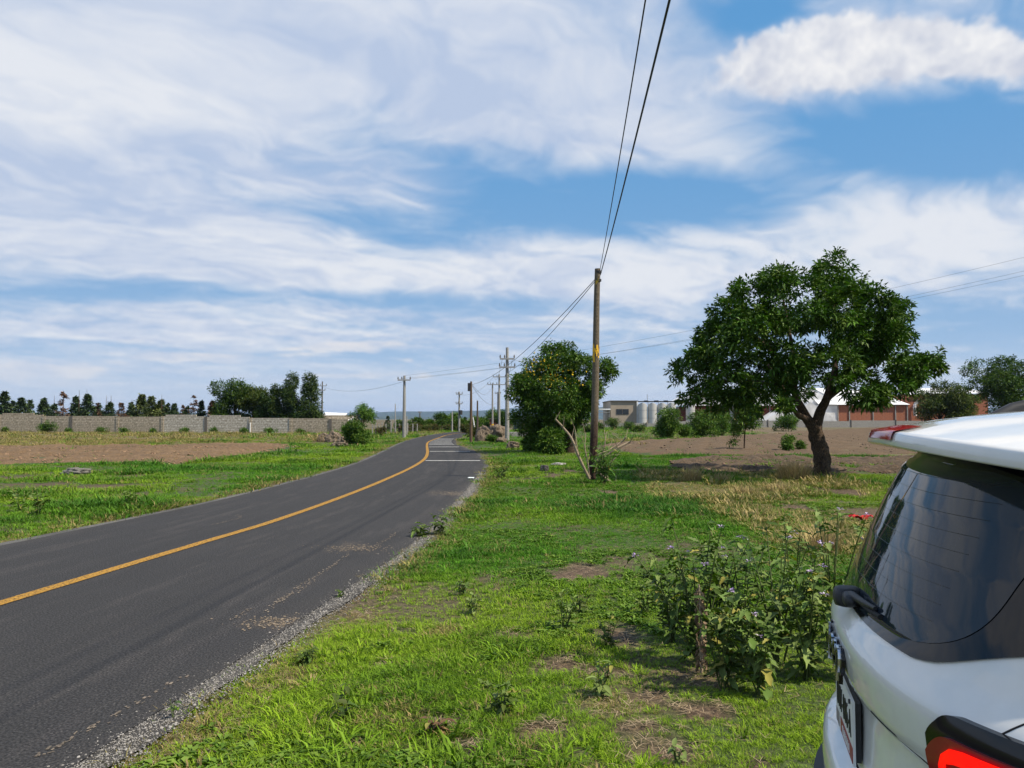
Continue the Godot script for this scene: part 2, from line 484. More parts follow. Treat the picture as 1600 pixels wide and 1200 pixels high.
func sky_color(az: float, el: float) -> Color:
	# az from straight ahead, el up, radians. The air, then three layers of cloud.
	var e := maxf(el, 0.0)
	var air := Color(0.105, 0.32, 0.625).lerp(Color(0.50, 0.63, 0.79), pow(1.0 - clampf(sin(e), 0, 1), 6.0))
	air = air.lerp(Color(0.07, 0.22, 0.52), sm(0.35, 1.2, e))
	# picture-like angles so that features can be laid out; they go on smoothly all round
	var dir := Vector3(sin(az) * cos(e), sin(e), -cos(az) * cos(e)).rotated(Vector3.RIGHT, -PITCH)
	var u := 1e5
	var v := 1e5
	if dir.z < -0.05:
		u = 800.0 - dir.x / dir.z * FPX
		v = 600.0 + dir.y / dir.z * FPX
	var qa := az * 1150.0
	var qb := -e * 1210.0
	var dy := sin(e) + 0.09
	var px := sin(az) * cos(e) / dy
	var pz := cos(az) * cos(e) / dy
	# 1: high streaky veil, drawn out in one direction
	var wx := nc.get_noise_2d(px * 14.0 + 9.0, pz * 14.0)
	var wz := nc.get_noise_2d(px * 14.0 - 31.0, pz * 14.0 + 57.0)
	var a := px * 0.80 + pz * 0.60 + wx * 0.35
	var b := -px * 0.60 + pz * 0.80 + wz * 0.35
	var s1 := nc.get_noise_2d(a * 7.0, b * 19.0 + 13.0)
	var s2 := nd.get_noise_2d(a * 26.0 + 40.0, b * 64.0)
	var s3 := nc.get_noise_2d(px * 28.0 + wx * 6.0, pz * 28.0 + wz * 6.0 + 300.0)
	var bias := 0.30
	bias += 0.85 * bump2(u, v, 250, 120, 640, 290)
	bias += 0.55 * bump2(u, v, 900, 180, 420, 75, 0.30)
	bias += 0.60 * bump2(u, v, 560, 415, 620, 42, 0.06)
	bias += 0.50 * bump2(u, v, 1000, 420, 260, 55)
	bias += 0.75 * bump2(u, v, 1440, 365, 260, 75)
	bias += 0.35 * bump2(u, v, 250, 520, 500, 25)
	bias -= 1.45 * bump2(u, v, 985, 312, 340, 62, 0.02)
	bias -= 0.85 * bump2(u, v, 600, 366, 150, 32, 0.25)
	bias -= 1.25 * bump2(u, v, 1490, 215, 300, 60)
	bias -= 0.85 * bump2(u, v, 1180, 25, 110, 55)
	bias -= 0.62 * bump2(u, v, 560, 466, 520, 15, 0.03)
	bias -= 0.55 * bump2(u, v, 130, 462, 280, 16, -0.02)
	bias -= 0.55 * bump2(u, v, 1480, 500, 260, 38)
	bias -= 0.30 * bump2(u, v, 800, 560, 700, 45)
	var s4 := nd.get_noise_2d(a * 75.0 + 9.0, b * 170.0 + 31.0)
	var s5 := nd.get_noise_2d(px * 90.0 + wx * 30.0, pz * 90.0 + wz * 30.0)
	var dens := sm(-0.30, 0.95, bias + s1 * 0.46 + s2 * 0.27 + s3 * 0.36 + s4 * 0.13 + s5 * 0.18)
	var tone := 0.52 + 0.75 * nc.get_noise_2d(a * 10.0 + 500.0, b * 24.0) + 0.45 * s2 + 0.35 * s4 + 0.3 * s5
	tone += 0.35 * bump2(u, v, 900, 420, 600, 60) + 0.4 * bump2(u, v, 1440, 360, 260, 80) - 0.45 * bump2(u, v, 420, 300, 480, 60, 0.15) - 0.35 * bump2(u, v, 640, 120, 300, 60, 0.4)
	var veil := Color(0.49, 0.575, 0.745).lerp(Color(0.79, 0.81, 0.855), clampf(tone, 0.0, 1.0))
	var col := air.lerp(veil, dens * 0.94)
	# 2: low flat clouds in rows over the horizon
	var low := sm(0.01, 0.035, e) * (1.0 - sm(0.10, 0.16, e))
	if low > 0.0:
		var r1 := nd.get_noise_2d(az * 160.0 + 20.0, e * 1500.0) + 0.5 * nc.get_noise_2d(az * 420.0, e * 2600.0 + 70.0)
		var lb := 0.0
		lb += 0.8 * bump2(u, v, 545, 541, 75, 11) + 0.45 * bump2(u, v, 500, 527, 22, 9)
		lb += 0.7 * bump2(u, v, 300, 556, 120, 11) + 0.7 * bump2(u, v, 60, 580, 120, 22) + 0.5 * bump2(u, v, 600, 587, 130, 6) + 0.4 * bump2(u, v, 125, 587, 18, 12)
		lb += 0.45 * bump2(u, v, 640, 562, 14, 5) + 0.4 * bump2(u, v, 315, 478, 18, 7)
		var ld := sm(0.20, 0.62, r1 * 0.55 + lb) * low
		var lit := clampf(0.55 + 1.5 * nd.get_noise_2d(az * 260.0, e * 900.0 + 9.0) + (85.0 + qb) * -0.006, 0.0, 1.0)
		col = col.lerp(Color(0.60, 0.65, 0.76).lerp(Color(0.86, 0.82, 0.80), lit), ld * 0.72)
	# 3: heaped cloud
	var cb := -0.62
	cb += 1.25 * bump2(u, v, 1310, 75, 150, 58, -0.05) + 1.25 * bump2(u, v, 1530, 92, 170, 58) + 0.6 * bump2(u, v, 1180, 120, 110, 40) + 0.5 * bump2(u, v, 1290, 135, 70, 45) + 0.4 * bump2(u, v, 1130, 150, 90, 40)
	if absf(az) > 0.75 or e > 0.62:
		cb += 0.85 * sm(0.05, 0.45, nc.get_noise_2d(az * 18.0, e * 30.0 + 88.0)) * sm(0.72, 1.0, maxf(absf(az), e + 0.1)) * (1.0 - sm(0.8, 1.2, e))
	if cb > -0.55:
		var h1 := nd.get_noise_2d(qa * 0.17, qb * 0.21) * 0.30 + nd.get_noise_2d(qa * 0.55, qb * 0.6 + 300.0) * 0.22 + nd.get_noise_2d(qa * 1.7, qb * 1.8) * 0.05
		var under := sm(75.0, 165.0, v) if v < 1000.0 else 0.4
		var cd := sm(-0.12, lerpf(0.16, 0.95, under), cb + h1 * (1.0 + under))
		# softer underneath
		cd *= 0.45 + 0.55 * sm(-0.1, 0.45, cb + h1 + 0.15)
		var bil := absf(nc.get_noise_2d(qa * 0.20 + 40.0, qb * 0.26)) + 0.45 * absf(nc.get_noise_2d(qa * 0.55, qb * 0.6 + 9.0))
		var sh := nd.get_noise_2d((qa + 9.0) * 0.30, (qb - 14.0) * 0.34) - nd.get_noise_2d((qa - 9.0) * 0.30, (qb + 14.0) * 0.34)
		var lit2 := clampf(0.92 - bil * 1.1 + sh * 0.25 + nd.get_noise_2d(qa * 0.14, qb * 0.2) * 0.5 - 0.35 * under, 0.0, 1.0)
		col = col.lerp(Color(0.60, 0.63, 0.72).lerp(Color(0.88, 0.875, 0.88), lit2), cd * 0.95)
	# thick air just over the ground
	col = col.lerp(Color(0.57, 0.65, 0.77), 0.75 * (1.0 - sm(0.0, 0.10, e)))
	return col

func make_sky() -> PanoramaSkyMaterial:
	nc.seed = 7
	nc.noise_type = FastNoiseLite.TYPE_SIMPLEX_SMOOTH
	nc.frequency = 0.05
	nc.fractal_octaves = 4
	nd.seed = 19
	nd.noise_type = FastNoiseLite.TYPE_SIMPLEX_SMOOTH
	nd.frequency = 0.05
	nd.fractal_octaves = 6
	nd.fractal_gain = 0.55
	var W := 3072
	var H := 1536
	# coarse all round, fine ahead: the same sky
	var cw := 512
	var ch := 256
	var small := Image.create(cw, ch, false, Image.FORMAT_RGBF)
	for y in ch:
		var el := PI * (0.5 - (y + 0.5) / ch)
		if el < -0.03:
			for x in cw: small.set_pixel(x, y, Color(0.30, 0.32, 0.30))
			continue
		for x in cw:
			var az := TAU * ((x + 0.5) / cw - 0.5)
			small.set_pixel(x, y, sky_color(az, el))
	small.resize(W, H, Image.INTERPOLATE_BILINEAR)
	var half := 0.68
	var x0 := int((0.5 - half / TAU) * W)
	var x1 := int((0.5 + half / TAU) * W)
	var y0 := int((0.5 - 0.56 / PI) * H)
	for y in range(y0, H / 2 + 8):
		var el := PI * (0.5 - (y + 0.5) / H)
		for x in range(x0, x1):
			small.set_pixel(x, y, sky_color(TAU * ((x + 0.5) / W - 0.5), el))
	var m := PanoramaSkyMaterial.new()
	m.panorama = ImageTexture.create_from_image(small)
	return m

func _ready() -> void:
	rng.seed = 20240611
	nz.seed = 5
	nz.noise_type = FastNoiseLite.TYPE_SIMPLEX_SMOOTH
	nz.frequency = 0.01
	nz.fractal_octaves = 3
	nf.seed = 77
	nf.noise_type = FastNoiseLite.TYPE_SIMPLEX_SMOOTH
	nf.frequency = 0.01
	nf.fractal_octaves = 4
	# camera
	var cam := Camera3D.new()
	cam.name = "camera"
	cam.position = Vector3(0, EYE, 0)
	cam.rotation = Vector3(PITCH, 0, 0)
	cam.fov = rad_to_deg(2.0 * atan(600.0 / FPX))
	cam.near = 0.05
	cam.far = 30000.0
	add_child(cam)
	cam.current = true
	# sky, air, exposure
	var we := WorldEnvironment.new()
	we.name = "world_environment"
	var env := Environment.new()
	env.background_mode = Environment.BG_SKY
	var sky := Sky.new()
	sky.sky_material = make_sky()
	env.sky = sky
	env.sky_rotation = Vector3(0, SKY_TURN, 0)
	env.background_energy_multiplier = 0.79
	env.tonemap_mode = Environment.TONE_MAPPER_LINEAR
	env.tonemap_exposure = 1.32
	env.sdfgi_enabled = true
	env.ssao_enabled = true
	env.ssil_enabled = true
	env.fog_enabled = true
	env.fog_density = 0.00006
	env.fog_light_color = Color(0.62, 0.74, 0.92)
	we.environment = env
	add_child(we)
	# sun: high on the right
	var sun := DirectionalLight3D.new()
	sun.name = "sun"
	sun.light_energy = 1.5
	sun.light_color = Color(1.0, 0.95, 0.86)
	sun.light_angular_distance = 0.9
	sun.shadow_enabled = true
	add_child(sun)
	var to_sun := Vector3(0.58, 0.77, 0.27).normalized()
	sun.look_at_from_position(to_sun * 50.0, Vector3.ZERO, Vector3.UP)

	make_materials()
	for k in 441:
		LUTL.append(look(RL, k * 0.5 - 60.0))
		LUTR.append(look(RR, k * 0.5 - 60.0))
	make_layout()
	build_ground()
	build_road()
	build_fields()
	build_hills()
	build_left_side()
	build_middle()
	build_right_side()
	build_poles()
	build_big_tree()
	build_car()
	build_weeds()
	build_grass()

const SKY_TURN := PI

# ---------------------------------------------------------------- layout
func make_layout() -> void:
	FIELD_L = poly([[-900, 736], [-300, 733], [0, 727], [120, 724], [240, 724], [265, 731], [310, 722], [400, 710], [455, 703], [478, 700], [440, 694], [360, 692], [240, 696], [0, 697], [-300, 697], [-900, 700]])
	FIELD_R = poly([[955, 706], [1000, 711], [1080, 711], [1180, 713], [1300, 713], [1420, 711], [1700, 712], [2300, 716], [2300, 668], [1700, 667], [1380, 667], [1200, 677], [1080, 685], [985, 689], [935, 694]])
	CLODS = poly([[1040, 722], [1090, 714], [1200, 715], [1300, 715], [1420, 713], [1560, 716], [1500, 745], [1400, 742], [1330, 742], [1250, 738], [1120, 740], [1060, 737]])
	for p in [[925, 890, 62, 20], [870, 1042, 95, 30], [1045, 1172, 75, 34], [845, 1140, 55, 20], [975, 992, 45, 22], [905, 776, 26, 6], [950, 768, 18, 5], [860, 741, 26, 5], [800, 1000, 45, 10], [640, 985, 30, 7], [1100, 1110, 60, 14], [740, 1165, 40, 14], [560, 1165, 30, 10], [1010, 1090, 40, 12],
			[60, 757, 70, 5], [30, 745, 60, 5], [170, 760, 60, 6], [200, 743, 60, 5], [210, 770, 40, 4], [150, 735, 40, 3], [20, 790, 30, 4], [500, 690, 20, 3], [1330, 770, 40, 12], [1360, 800, 60, 10], [1290, 765, 24, 14], [1240, 790, 30, 6], [700, 700, 10, 2],
			[930, 700, 30, 3], [890, 735, 20, 3], [930, 1050, 50, 14], [1000, 1140, 40, 14], [820, 1150, 40, 12], [700, 1130, 40, 12], [960, 880, 40, 12], [880, 900, 40, 12], [760, 905, 30, 8], [600, 1040, 30, 8], [1180, 1190, 50, 20]]:
		var c := G(p[0], p[1])
		var d := -c.z
		SOIL.append([c.x, c.z, p[2] * d / FPX, absf(G(p[0], p[1] - p[3]).z - G(p[0], p[1] + p[3]).z) * 0.5])
	for p in [[1140, 768, 150, 22], [1060, 745, 60, 12], [1350, 830, 190, 60], [1240, 750, 90, 18], [1200, 800, 120, 24], [300, 685, 330, 10], [60, 684, 330, 10], [-400, 685, 500, 10], [500, 685, 40, 10], [440, 1050, 80, 40], [300, 1130, 110, 45], [560, 960, 60, 22], [700, 990, 70, 14], [620, 1130, 70, 24], [960, 1100, 80, 28], [1000, 690, 60, 5], [640, 676, 60, 3], [1090, 1060, 60, 18]]:
		var c := G(p[0], p[1])
		var d := -c.z
		DRY.append([c.x, c.z, p[2] * d / FPX, absf(G(p[0], p[1] - p[3]).z - G(p[0], p[1] + p[3]).z) * 0.5])

func axis(dense0: float, dense1: float, step: float, lo: float, hi: float, grow: float) -> PackedFloat32Array:
	var left := []
	var x := dense0
	var s := step
	while x > lo:
		s *= grow
		x = maxf(x - s, lo)
		left.push_front(x)
	var o := PackedFloat32Array(left)
	x = dense0
	while x < dense1 - 0.001:
		o.append(x)
		x += step
	s = step
	while x < hi:
		o.append(x)
		s *= grow
		x += s
	o.append(hi)
	return o

func soil_color(x: float, z: float) -> Color:
	var k := 0.5 + 0.5 * nf.get_noise_2d(x * 25.0, z * 25.0)
	return Color(0.10, 0.064, 0.038).lerp(Color(0.20, 0.135, 0.082), k)

func build_ground() -> void:
	var xs := axis(-8.0, 10.0, 0.145, -9000.0, 9000.0, 1.075)
	var zs := axis(-26.0, -2.5, 0.145, -9500.0, 3000.0, 1.06)
	var mb := MB.new()
	var nx := xs.size()
	for z in zs:
		for x in xs:
			var near := absf(x) < 120.0 and absf(z) < 200.0
			var o := off_road(x, z) if near else 200.0
			var so := soil(x, z) if near else 0.0
			var dr := dry(x, z) if near else 0.0
			var patch := 0.5 + 0.5 * nf.get_noise_2d(x * 9.0, z * 9.0)
			var g := Color(0.06, 0.105, 0.02).lerp(Color(0.105, 0.15, 0.035), patch)
			# beyond the verge lie stubble and pasture, in parcels
			var parcel := 0.5 + 0.5 * nf.get_noise_2d(x * 0.9 + 40.0, z * 1.5)
			var stubble := Color(0.26, 0.20, 0.11).lerp(Color(0.13, 0.15, 0.05), sm(0.4, 0.75, parcel))
			g = g.lerp(stubble, sm(9.0, 22.0, o + 6.0 * nf.get_noise_2d(x * 5.0, z * 5.0)))
			g = g.lerp(Color(0.26, 0.195, 0.10), dr * 0.8)
			g = g.lerp(soil_color(x, z), maxf(so, 0.7 * sm(0.12, 0.4, nf.get_noise_2d(x * 45.0, z * 45.0))))
			mb.col = g
			var y := gh(x, z) - 0.02 * so
			if o < 0.0: y = -0.06
			mb.vert(Vector3(x, y, z), Vector3.UP)
	for b in zs.size() - 1:
		for a in nx - 1:
			var k := b * nx + a
			mb.tri(k, k + 1, k + nx); mb.tri(k + 1, k + nx + 1, k + nx)
	var e := 0.12
	for k in mb.v.size():
		var p := mb.v[k]
		if absf(p.x) < 80.0 and absf(p.z) < 120.0:
			mb.n[k] = Vector3(gh(p.x - e, p.z) - gh(p.x + e, p.z), 2.0 * e, gh(p.x, p.z - e) - gh(p.x, p.z + e)).normalized()
	structure(put(mb, "ground", M.ground), "grassy roadside ground with bare earth patches", "ground")

func strip(mb: MB, d0: float, d1: float, l: Callable, r: Callable, cols: int, y: float, color: Callable, step0 := 0.25) -> void:
	var ds := []
	var d := d0
	while d < d1:
		ds.append(d)
		d += clampf(step0 * maxf(absf(d) * 0.09, 1.0), step0, 2.5)
	ds.append(d1)
	var base := mb.v.size()
	for dd in ds:
		var a: float = l.call(dd)
		var b: float = r.call(dd)
		for k in cols + 1:
			var x := lerpf(a, b, float(k) / cols)
			mb.col = color.call(x, dd, float(k) / cols)
			mb.vert(Vector3(x, y, -dd), Vector3.UP, Vector2(x, dd) * 0.22)
	for j in ds.size() - 1:
		for k in cols:
			var q := base + j * (cols + 1) + k
			mb.tri(q, q + cols + 1, q + 1); mb.tri(q + 1, q + cols + 1, q + cols + 2)

func build_road() -> void:
	var mb := MB.new()
	# dust and tracked-in soil: patches seen on the photograph's near lane
	var dust := []
	for p in [[560, 856, 45, 6], [430, 972, 45, 9], [700, 770, 25, 3], [720, 772, 26, 3]]:
		var c := G(p[0], p[1])
		dust.append([c.x, c.z, p[2] * -c.z / FPX, absf(G(p[0], p[1] - p[3]).z - G(p[0], p[1] + p[3]).z) * 0.5])
	var asphalt := func(x: float, d: float, f: float) -> Color:
		var across := x - look(RC, d)
		var k := 1.0 + 0.16 * nf.get_noise_2d(across * 130.0, d * 7.0) + 0.10 * nf.get_noise_2d(across * 18.0 + 40.0, d * 6.0)
		var w := 0.55 * sm(0.0, 0.5, nf.get_noise_2d(across * 260.0 + 300.0, d * 26.0 + 77.0) + 0.6 * nf.get_noise_2d(across * 700.0, d * 120.0))     # scuffed, dusty streaks along the wheel paths
		w *= 0.30 + 0.70 * (exp(-pow((across - 0.75) / 0.35, 2.0)) + exp(-pow((across - 2.05) / 0.3, 2.0)) + exp(-pow((across + 1.3) / 0.5, 2.0)))
		var c := Color(k, k, k).lerp(Color(2.2, 2.05, 1.9), w)
		var edge := minf(x - edge_l(d), edge_r(d) - x)
		c = c.lerp(Color(2.0, 1.8, 1.5), 0.25 * (1.0 - sm(0.0, 0.35, edge + 0.2 * nf.get_noise_2d(x * 60.0, d * 60.0))))
		for p in dust:
			var q := sqrt(pow((x - p[0]) / p[2], 2.0) + pow((-d - p[1]) / p[3], 2.0)) + 1.5 * nf.get_noise_2d(x * 170.0, d * 90.0) + 1.1 * nf.get_noise_2d(x * 500.0, d * 300.0)
			c = c.lerp(Color(3.6, 3.0, 2.3), 0.4 * (1.0 - sm(0.1, 1.2, q)))
		return c * 0.22
	strip(mb, -58.0, 150.0, edge_l, edge_r, 110, 0.0, asphalt, 0.14)
	var road := put(mb, "road", M.asphalt)
	structure(road, "dark asphalt country road curving away with a yellow centre line", "road")
	# light grit that has collected in cracks
	var cr := MB.new()
	for path in [[[60, 1186], [80, 1170], [110, 1162], [133, 1140], [157, 1130], [180, 1118], [230, 1088], [273, 1067], [287, 1056]], [[360, 970], [393, 950]], [[413, 957], [440, 935], [470, 921], [493, 907]], [[433, 943], [470, 915], [510, 890], [543, 867]], [[520, 858], [560, 860], [593, 850], [610, 840], [620, 832]], [[345, 806], [375, 805], [376, 809], [350, 816], [332, 820]]]:
		for k in path.size() - 1:
			var a := G(path[k][0], path[k][1])
			var b := G(path[k + 1][0], path[k + 1][1])
			var n := int(a.distance_to(b) / 0.018) + 1
			for j in n:
				if rng.randf() < 0.25: continue
				var p := a.lerp(b, (j + rng.randf()) / n)
				p.x += rng.randfn(0, 0.018)
				p.z += rng.randfn(0, 0.03)
				var w := rng.randf_range(0.003, 0.009)
				var l := rng.randf_range(0.005, 0.022)
				var dir := (b - a).normalized()
				var s := Vector3(-dir.z, 0, dir.x) * w
				p.y = 0.004
				dir.y = 0
				cr.col = Color(0.22, 0.18, 0.14) * rng.randf_range(0.45, 1.0)
				cr.quad(p - s - dir * l, p - s + dir * l, p + s * 0.6 + dir * l, p + s - dir * l)
	for p in dust:
		for k in 240:
			var x: float = p[0] + rng.randfn(0, 0.6) * p[2]
			var z: float = p[1] + rng.randfn(0, 0.6) * p[3]
			var w := rng.randf_range(0.003, 0.010)
			cr.col = Color(0.30, 0.235, 0.165) * rng.randf_range(0.45, 1.0)
			if off_road(x, z) < -0.02: cr.quad(Vector3(x - w, 0.004, z + w), Vector3(x + w, 0.004, z + w * 1.6), Vector3(x + w * 0.8, 0.004, z - w), Vector3(x - w, 0.004, z - w * 1.4))
	var o := put(cr, "crack_grit", M.stone_bits, road)
	o.set_meta("kind", "stuff")
	# yellow centre line
	var yl := MB.new()
	var white := func(_x: float, _d: float, _f: float) -> Color: return Color.WHITE
	strip(yl, -58.0, 135.0, func(d: float) -> float: return look(RC, d) - 0.07 + 0.006 * nf.get_noise_2d(d * 200.0, 3.0), func(d: float) -> float: return look(RC, d) + 0.07 + 0.006 * nf.get_noise_2d(d * 200.0, 43.0), 1, 0.006, white, 0.08)
	put(yl, "centre_line", M.yellow, road)
	# painted bars across the right lane
	for bar in [[720, 0.42], [705.5, 0.45], [698.5, 0.5], [695.0, 0.55], [693.3, 0.55], [691.8, 0.55], [690.3, 0.55], [689.0, 0.55], [687.8, 0.55], [686.6, 0.55], [685.6, 0.55]]:
		var d := -G(700, bar[0]).z
		var bm := MB.new()
		var x0 := look(RC, d) + 0.12
		var x1 := edge_r(d) - 0.12
		var n := 14
		for k in n:
			var a := lerpf(x0, x1, float(k) / n)
			var b := lerpf(x0, x1, float(k + 1) / n)
			var j0: float = rng.randf_range(-0.05, 0.05)
			bm.quad(Vector3(a, 0.010, -d + bar[1] * 0.5), Vector3(b, 0.010, -d + bar[1] * 0.5 + j0), Vector3(b, 0.010, -d - bar[1] * 0.5), Vector3(a, 0.010, -d - bar[1] * 0.5))
		put(bm, "rumble_bar", M.white_paint, road)
	# grit shoulders on both sides
	var grit := func(x: float, d: float, f: float) -> Color:
		var k := 0.8 + 0.5 * nf.get_noise_2d(x * 90.0, d * 90.0)
		return Color(0.20, 0.19, 0.18) * k
	var sr := MB.new()
	var wr := func(d: float) -> float: return edge_r(d) + 0.17 + 0.09 * nf.get_noise_2d(d * 60.0, 7.0)
	strip(sr, -58.0, 150.0, edge_r, wr, 5, -0.004, grit, 0.12)
	var shoulder := put(sr, "gravel_shoulder", M.gravel)
	structure(shoulder, "strip of pale gravel along the road edge by the grassy verge", "gravel")
	var sl := MB.new()
	var wl := func(d: float) -> float: return edge_l(d) - 0.17 - 0.05 * nf.get_noise_2d(d * 60.0, 97.0)
	var pale_grit := func(x: float, d: float, _f: float) -> Color: return Color(0.36, 0.35, 0.33) * (0.85 + 0.4 * nf.get_noise_2d(x * 90.0, d * 90.0))
	strip(sl, -58.0, 150.0, wl, edge_l, 4, -0.004, pale_grit, 0.12)
	structure(put(sl, "gravel_shoulder", M.gravel), "strip of pale gravel along the road edge by the ploughed field", "gravel")
	# loose stones on the near shoulder
	var st := MB.new()
	st.lump(Vector3.ZERO, Vector3(1, 0.7, 0.85), 4.0, nz, 0.5, 6, 4)
	var sm_mesh := st.mesh()
	sm_mesh.surface_set_material(0, M.stone_bits)
	var xf := []
	var cc := []
	for k in 22000:
		var d := 3.0 + 20.0 * pow(rng.randf(), 1.6)
		var x := edge_r(d) + 0.10 + rng.randfn(0, 0.075)
		var s := rng.randf_range(0.0018, 0.0052) * (1.9 if rng.randf() < 0.06 else 1.0) * (1.0 + d * 0.03)
		if rng.randf() < 0.10: x += rng.randfn(0, 0.10)
		xf.append(Transform3D(Basis(Vector3.UP, rng.randf() * TAU).scaled(Vector3.ONE * s), Vector3(x, -0.002, -d)))
		cc.append(Color(0.34, 0.325, 0.305) * rng.randf_range(0.18, 1.0))
	multi(sm_mesh, "gravel", xf, cc, "loose pale gravel along the near road edge", "gravel")

func field_mesh(pg: PackedVector2Array, x0: float, x1: float, zs: PackedFloat32Array, nx: int, amp: float, damp_soil: Color, dry_soil: Color, furrow := 0.0) -> MB:
	var mb := MB.new()
	var n := nx + 1
	var hs := PackedFloat32Array()
	for z in zs:
		for k in n:
			var x := lerpf(x0, x1, float(k) / nx) * (1.0 + 0.0 * z)
			var ins := inside(pg, x, z) + 1.1 * nz.get_noise_2d(x * 12.0, z * 12.0)
			var e := sm(-0.2, 0.7, ins)
			var cl := nf.get_noise_2d(x * 110.0, z * 110.0) + 0.6 * nf.get_noise_2d(x * 260.0, z * 260.0)
			var y := gh(x, z) - 0.10 + e * (0.14 + amp * cl + amp * 0.8 * nf.get_noise_2d(x * 30.0, z * 30.0) + furrow * sin(x * 4.5 + z * 1.2))
			var t := clampf(0.5 + 0.45 * nf.get_noise_2d(x * 75.0 + 911.0, z * 75.0 - 407.0) + 0.5 * nf.get_noise_2d(x * 8.0, z * 14.0), 0.0, 1.0)      # damp and dry soil in patches
			mb.col = damp_soil.lerp(dry_soil, 0.35 + 0.4 * t)
			mb.vert(Vector3(x, y, z), Vector3.UP)
	for b in zs.size() - 1:
		for a in nx:
			var k := b * n + a
			mb.tri(k, k + n, k + 1); mb.tri(k + 1, k + n, k + n + 1)
			var nn := (mb.v[k + n] - mb.v[k]).cross(mb.v[k + 1] - mb.v[k]).normalized()
			if nn.y < 0: nn = -nn
			mb.n[k] = nn
	return mb

func range_z(a: float, b: float, s0: float, g: float) -> PackedFloat32Array:
	var o := PackedFloat32Array()
	var d := a
	var s := s0
	while d < b:
		o.append(-d)
		d += s
		s *= g
	o.append(-b)
	return o

func build_fields() -> void:
	structure(put(field_mesh(FIELD_L, -46.0, -9.0, range_z(22.5, 58.0, 0.17, 1.003), 260, 0.125, Color(0.10, 0.060, 0.030), Color(0.37, 0.235, 0.122)), "plowed_field", M.field), "reddish brown ploughed field in front of the block wall", "field")
	structure(put(field_mesh(FIELD_R, 0.0, 110.0, range_z(30.0, 185.0, 0.26, 1.012), 330, 0.075, Color(0.125, 0.080, 0.042), Color(0.245, 0.160, 0.085), 0.03), "plowed_field", M.field), "wide bare ploughed field behind the large tree", "field")
	structure(put(field_mesh(CLODS, 4.0, 22.0, range_z(20.0, 41.0, 0.13, 1.008), 170, 0.14, Color(0.07, 0.046, 0.027), Color(0.20, 0.135, 0.078)), "plowed_field", M.field), "darker cloddy earth beside the large tree's trunk", "field")

	# loose clods on the ploughed earth
	var lm := MB.new()
	lm.lump(Vector3.ZERO, Vector3(1, 0.7, 0.9), 4.0, nz, 0.7, 7, 5, 0.3)
	var clod := lm.mesh()
	clod.surface_set_material(0, M.stone_bits)
	var xf := []
	var cc := []
	for z in [[FIELD_L, -44.0, -9.0, 23.0, 56.0, 9000, Color(0.27, 0.17, 0.10)], [CLODS, 4.0, 22.0, 20.0, 40.0, 5000, Color(0.17, 0.11, 0.07)], [FIELD_R, 2.0, 50.0, 36.0, 80.0, 5000, Color(0.19, 0.13, 0.085)]]:
		for k in z[5]:
			var x := rng.randf_range(z[1], z[2])
			var zz := -rng.randf_range(z[3], z[4])
			if inside(z[0], x, zz) < 0.1: continue
			if nf.get_noise_2d(x * 60.0, zz * 60.0) < -0.1: continue
			var sz := rng.randf_range(0.02, 0.055) * (1.7 if rng.randf() < 0.08 else 1.0)
			xf.append(Transform3D(Basis(Vector3.UP, rng.randf() * TAU).scaled(Vector3(sz, sz * 0.8, sz * 1.2)), Vector3(x, gh(x, zz) + 0.035 + sz * 0.2, zz)))
			var kk := rng.randf_range(0.5, 1.15)
			cc.append(z[6] * kk)
	multi(clod, "earth_clods", xf, cc, "loose clods of earth on the ploughed fields", "earth")

func build_hills() -> void:
	# far ridges, kilometres away; the haze gives them their blue
	for h in [[7600.0, -0.95, 1.1, 135.0, 3.0, "long low ridge of far blue hills"], [5200.0, -0.85, 0.05, 52.0, 71.0, "nearer low rise in front of the far hills"]]:
		var mb := MB.new()
		var fn := func(a: float, b: float) -> Vector3:
			var az := lerpf(h[1], h[2], a)
			var e := sin(a * PI)
			var top: float = h[3] * (0.75 + 0.55 * nf.get_noise_2d(az * 70.0 + h[4], 5.0) + 0.18 * nf.get_noise_2d(az * 420.0, h[4])) * (0.35 + 0.65 * e)
			var r: float = h[0] + b * 1400.0
			var y := top * sin(b * PI) + 14.0 * nf.get_noise_2d(az * 900.0, b * 130.0) * sin(b * PI) - 3.0
			return Vector3(sin(az) * r, y, -cos(az) * r)
		mb.grid(200, 10, fn)
		structure(put(mb, "hills", M.hill), h[5], "hills")

# ---------------------------------------------------------------- plants
func pick(cols: Array, r: RandomNumberGenerator) -> Color:
	var a: Color = cols[r.randi() % cols.size()]
	var b: Color = cols[r.randi() % cols.size()]
	var c := a.lerp(b, r.randf())
	var k := r.randf_range(0.75, 1.25)
	return Color(c.r * k, c.g * k, c.b * k)

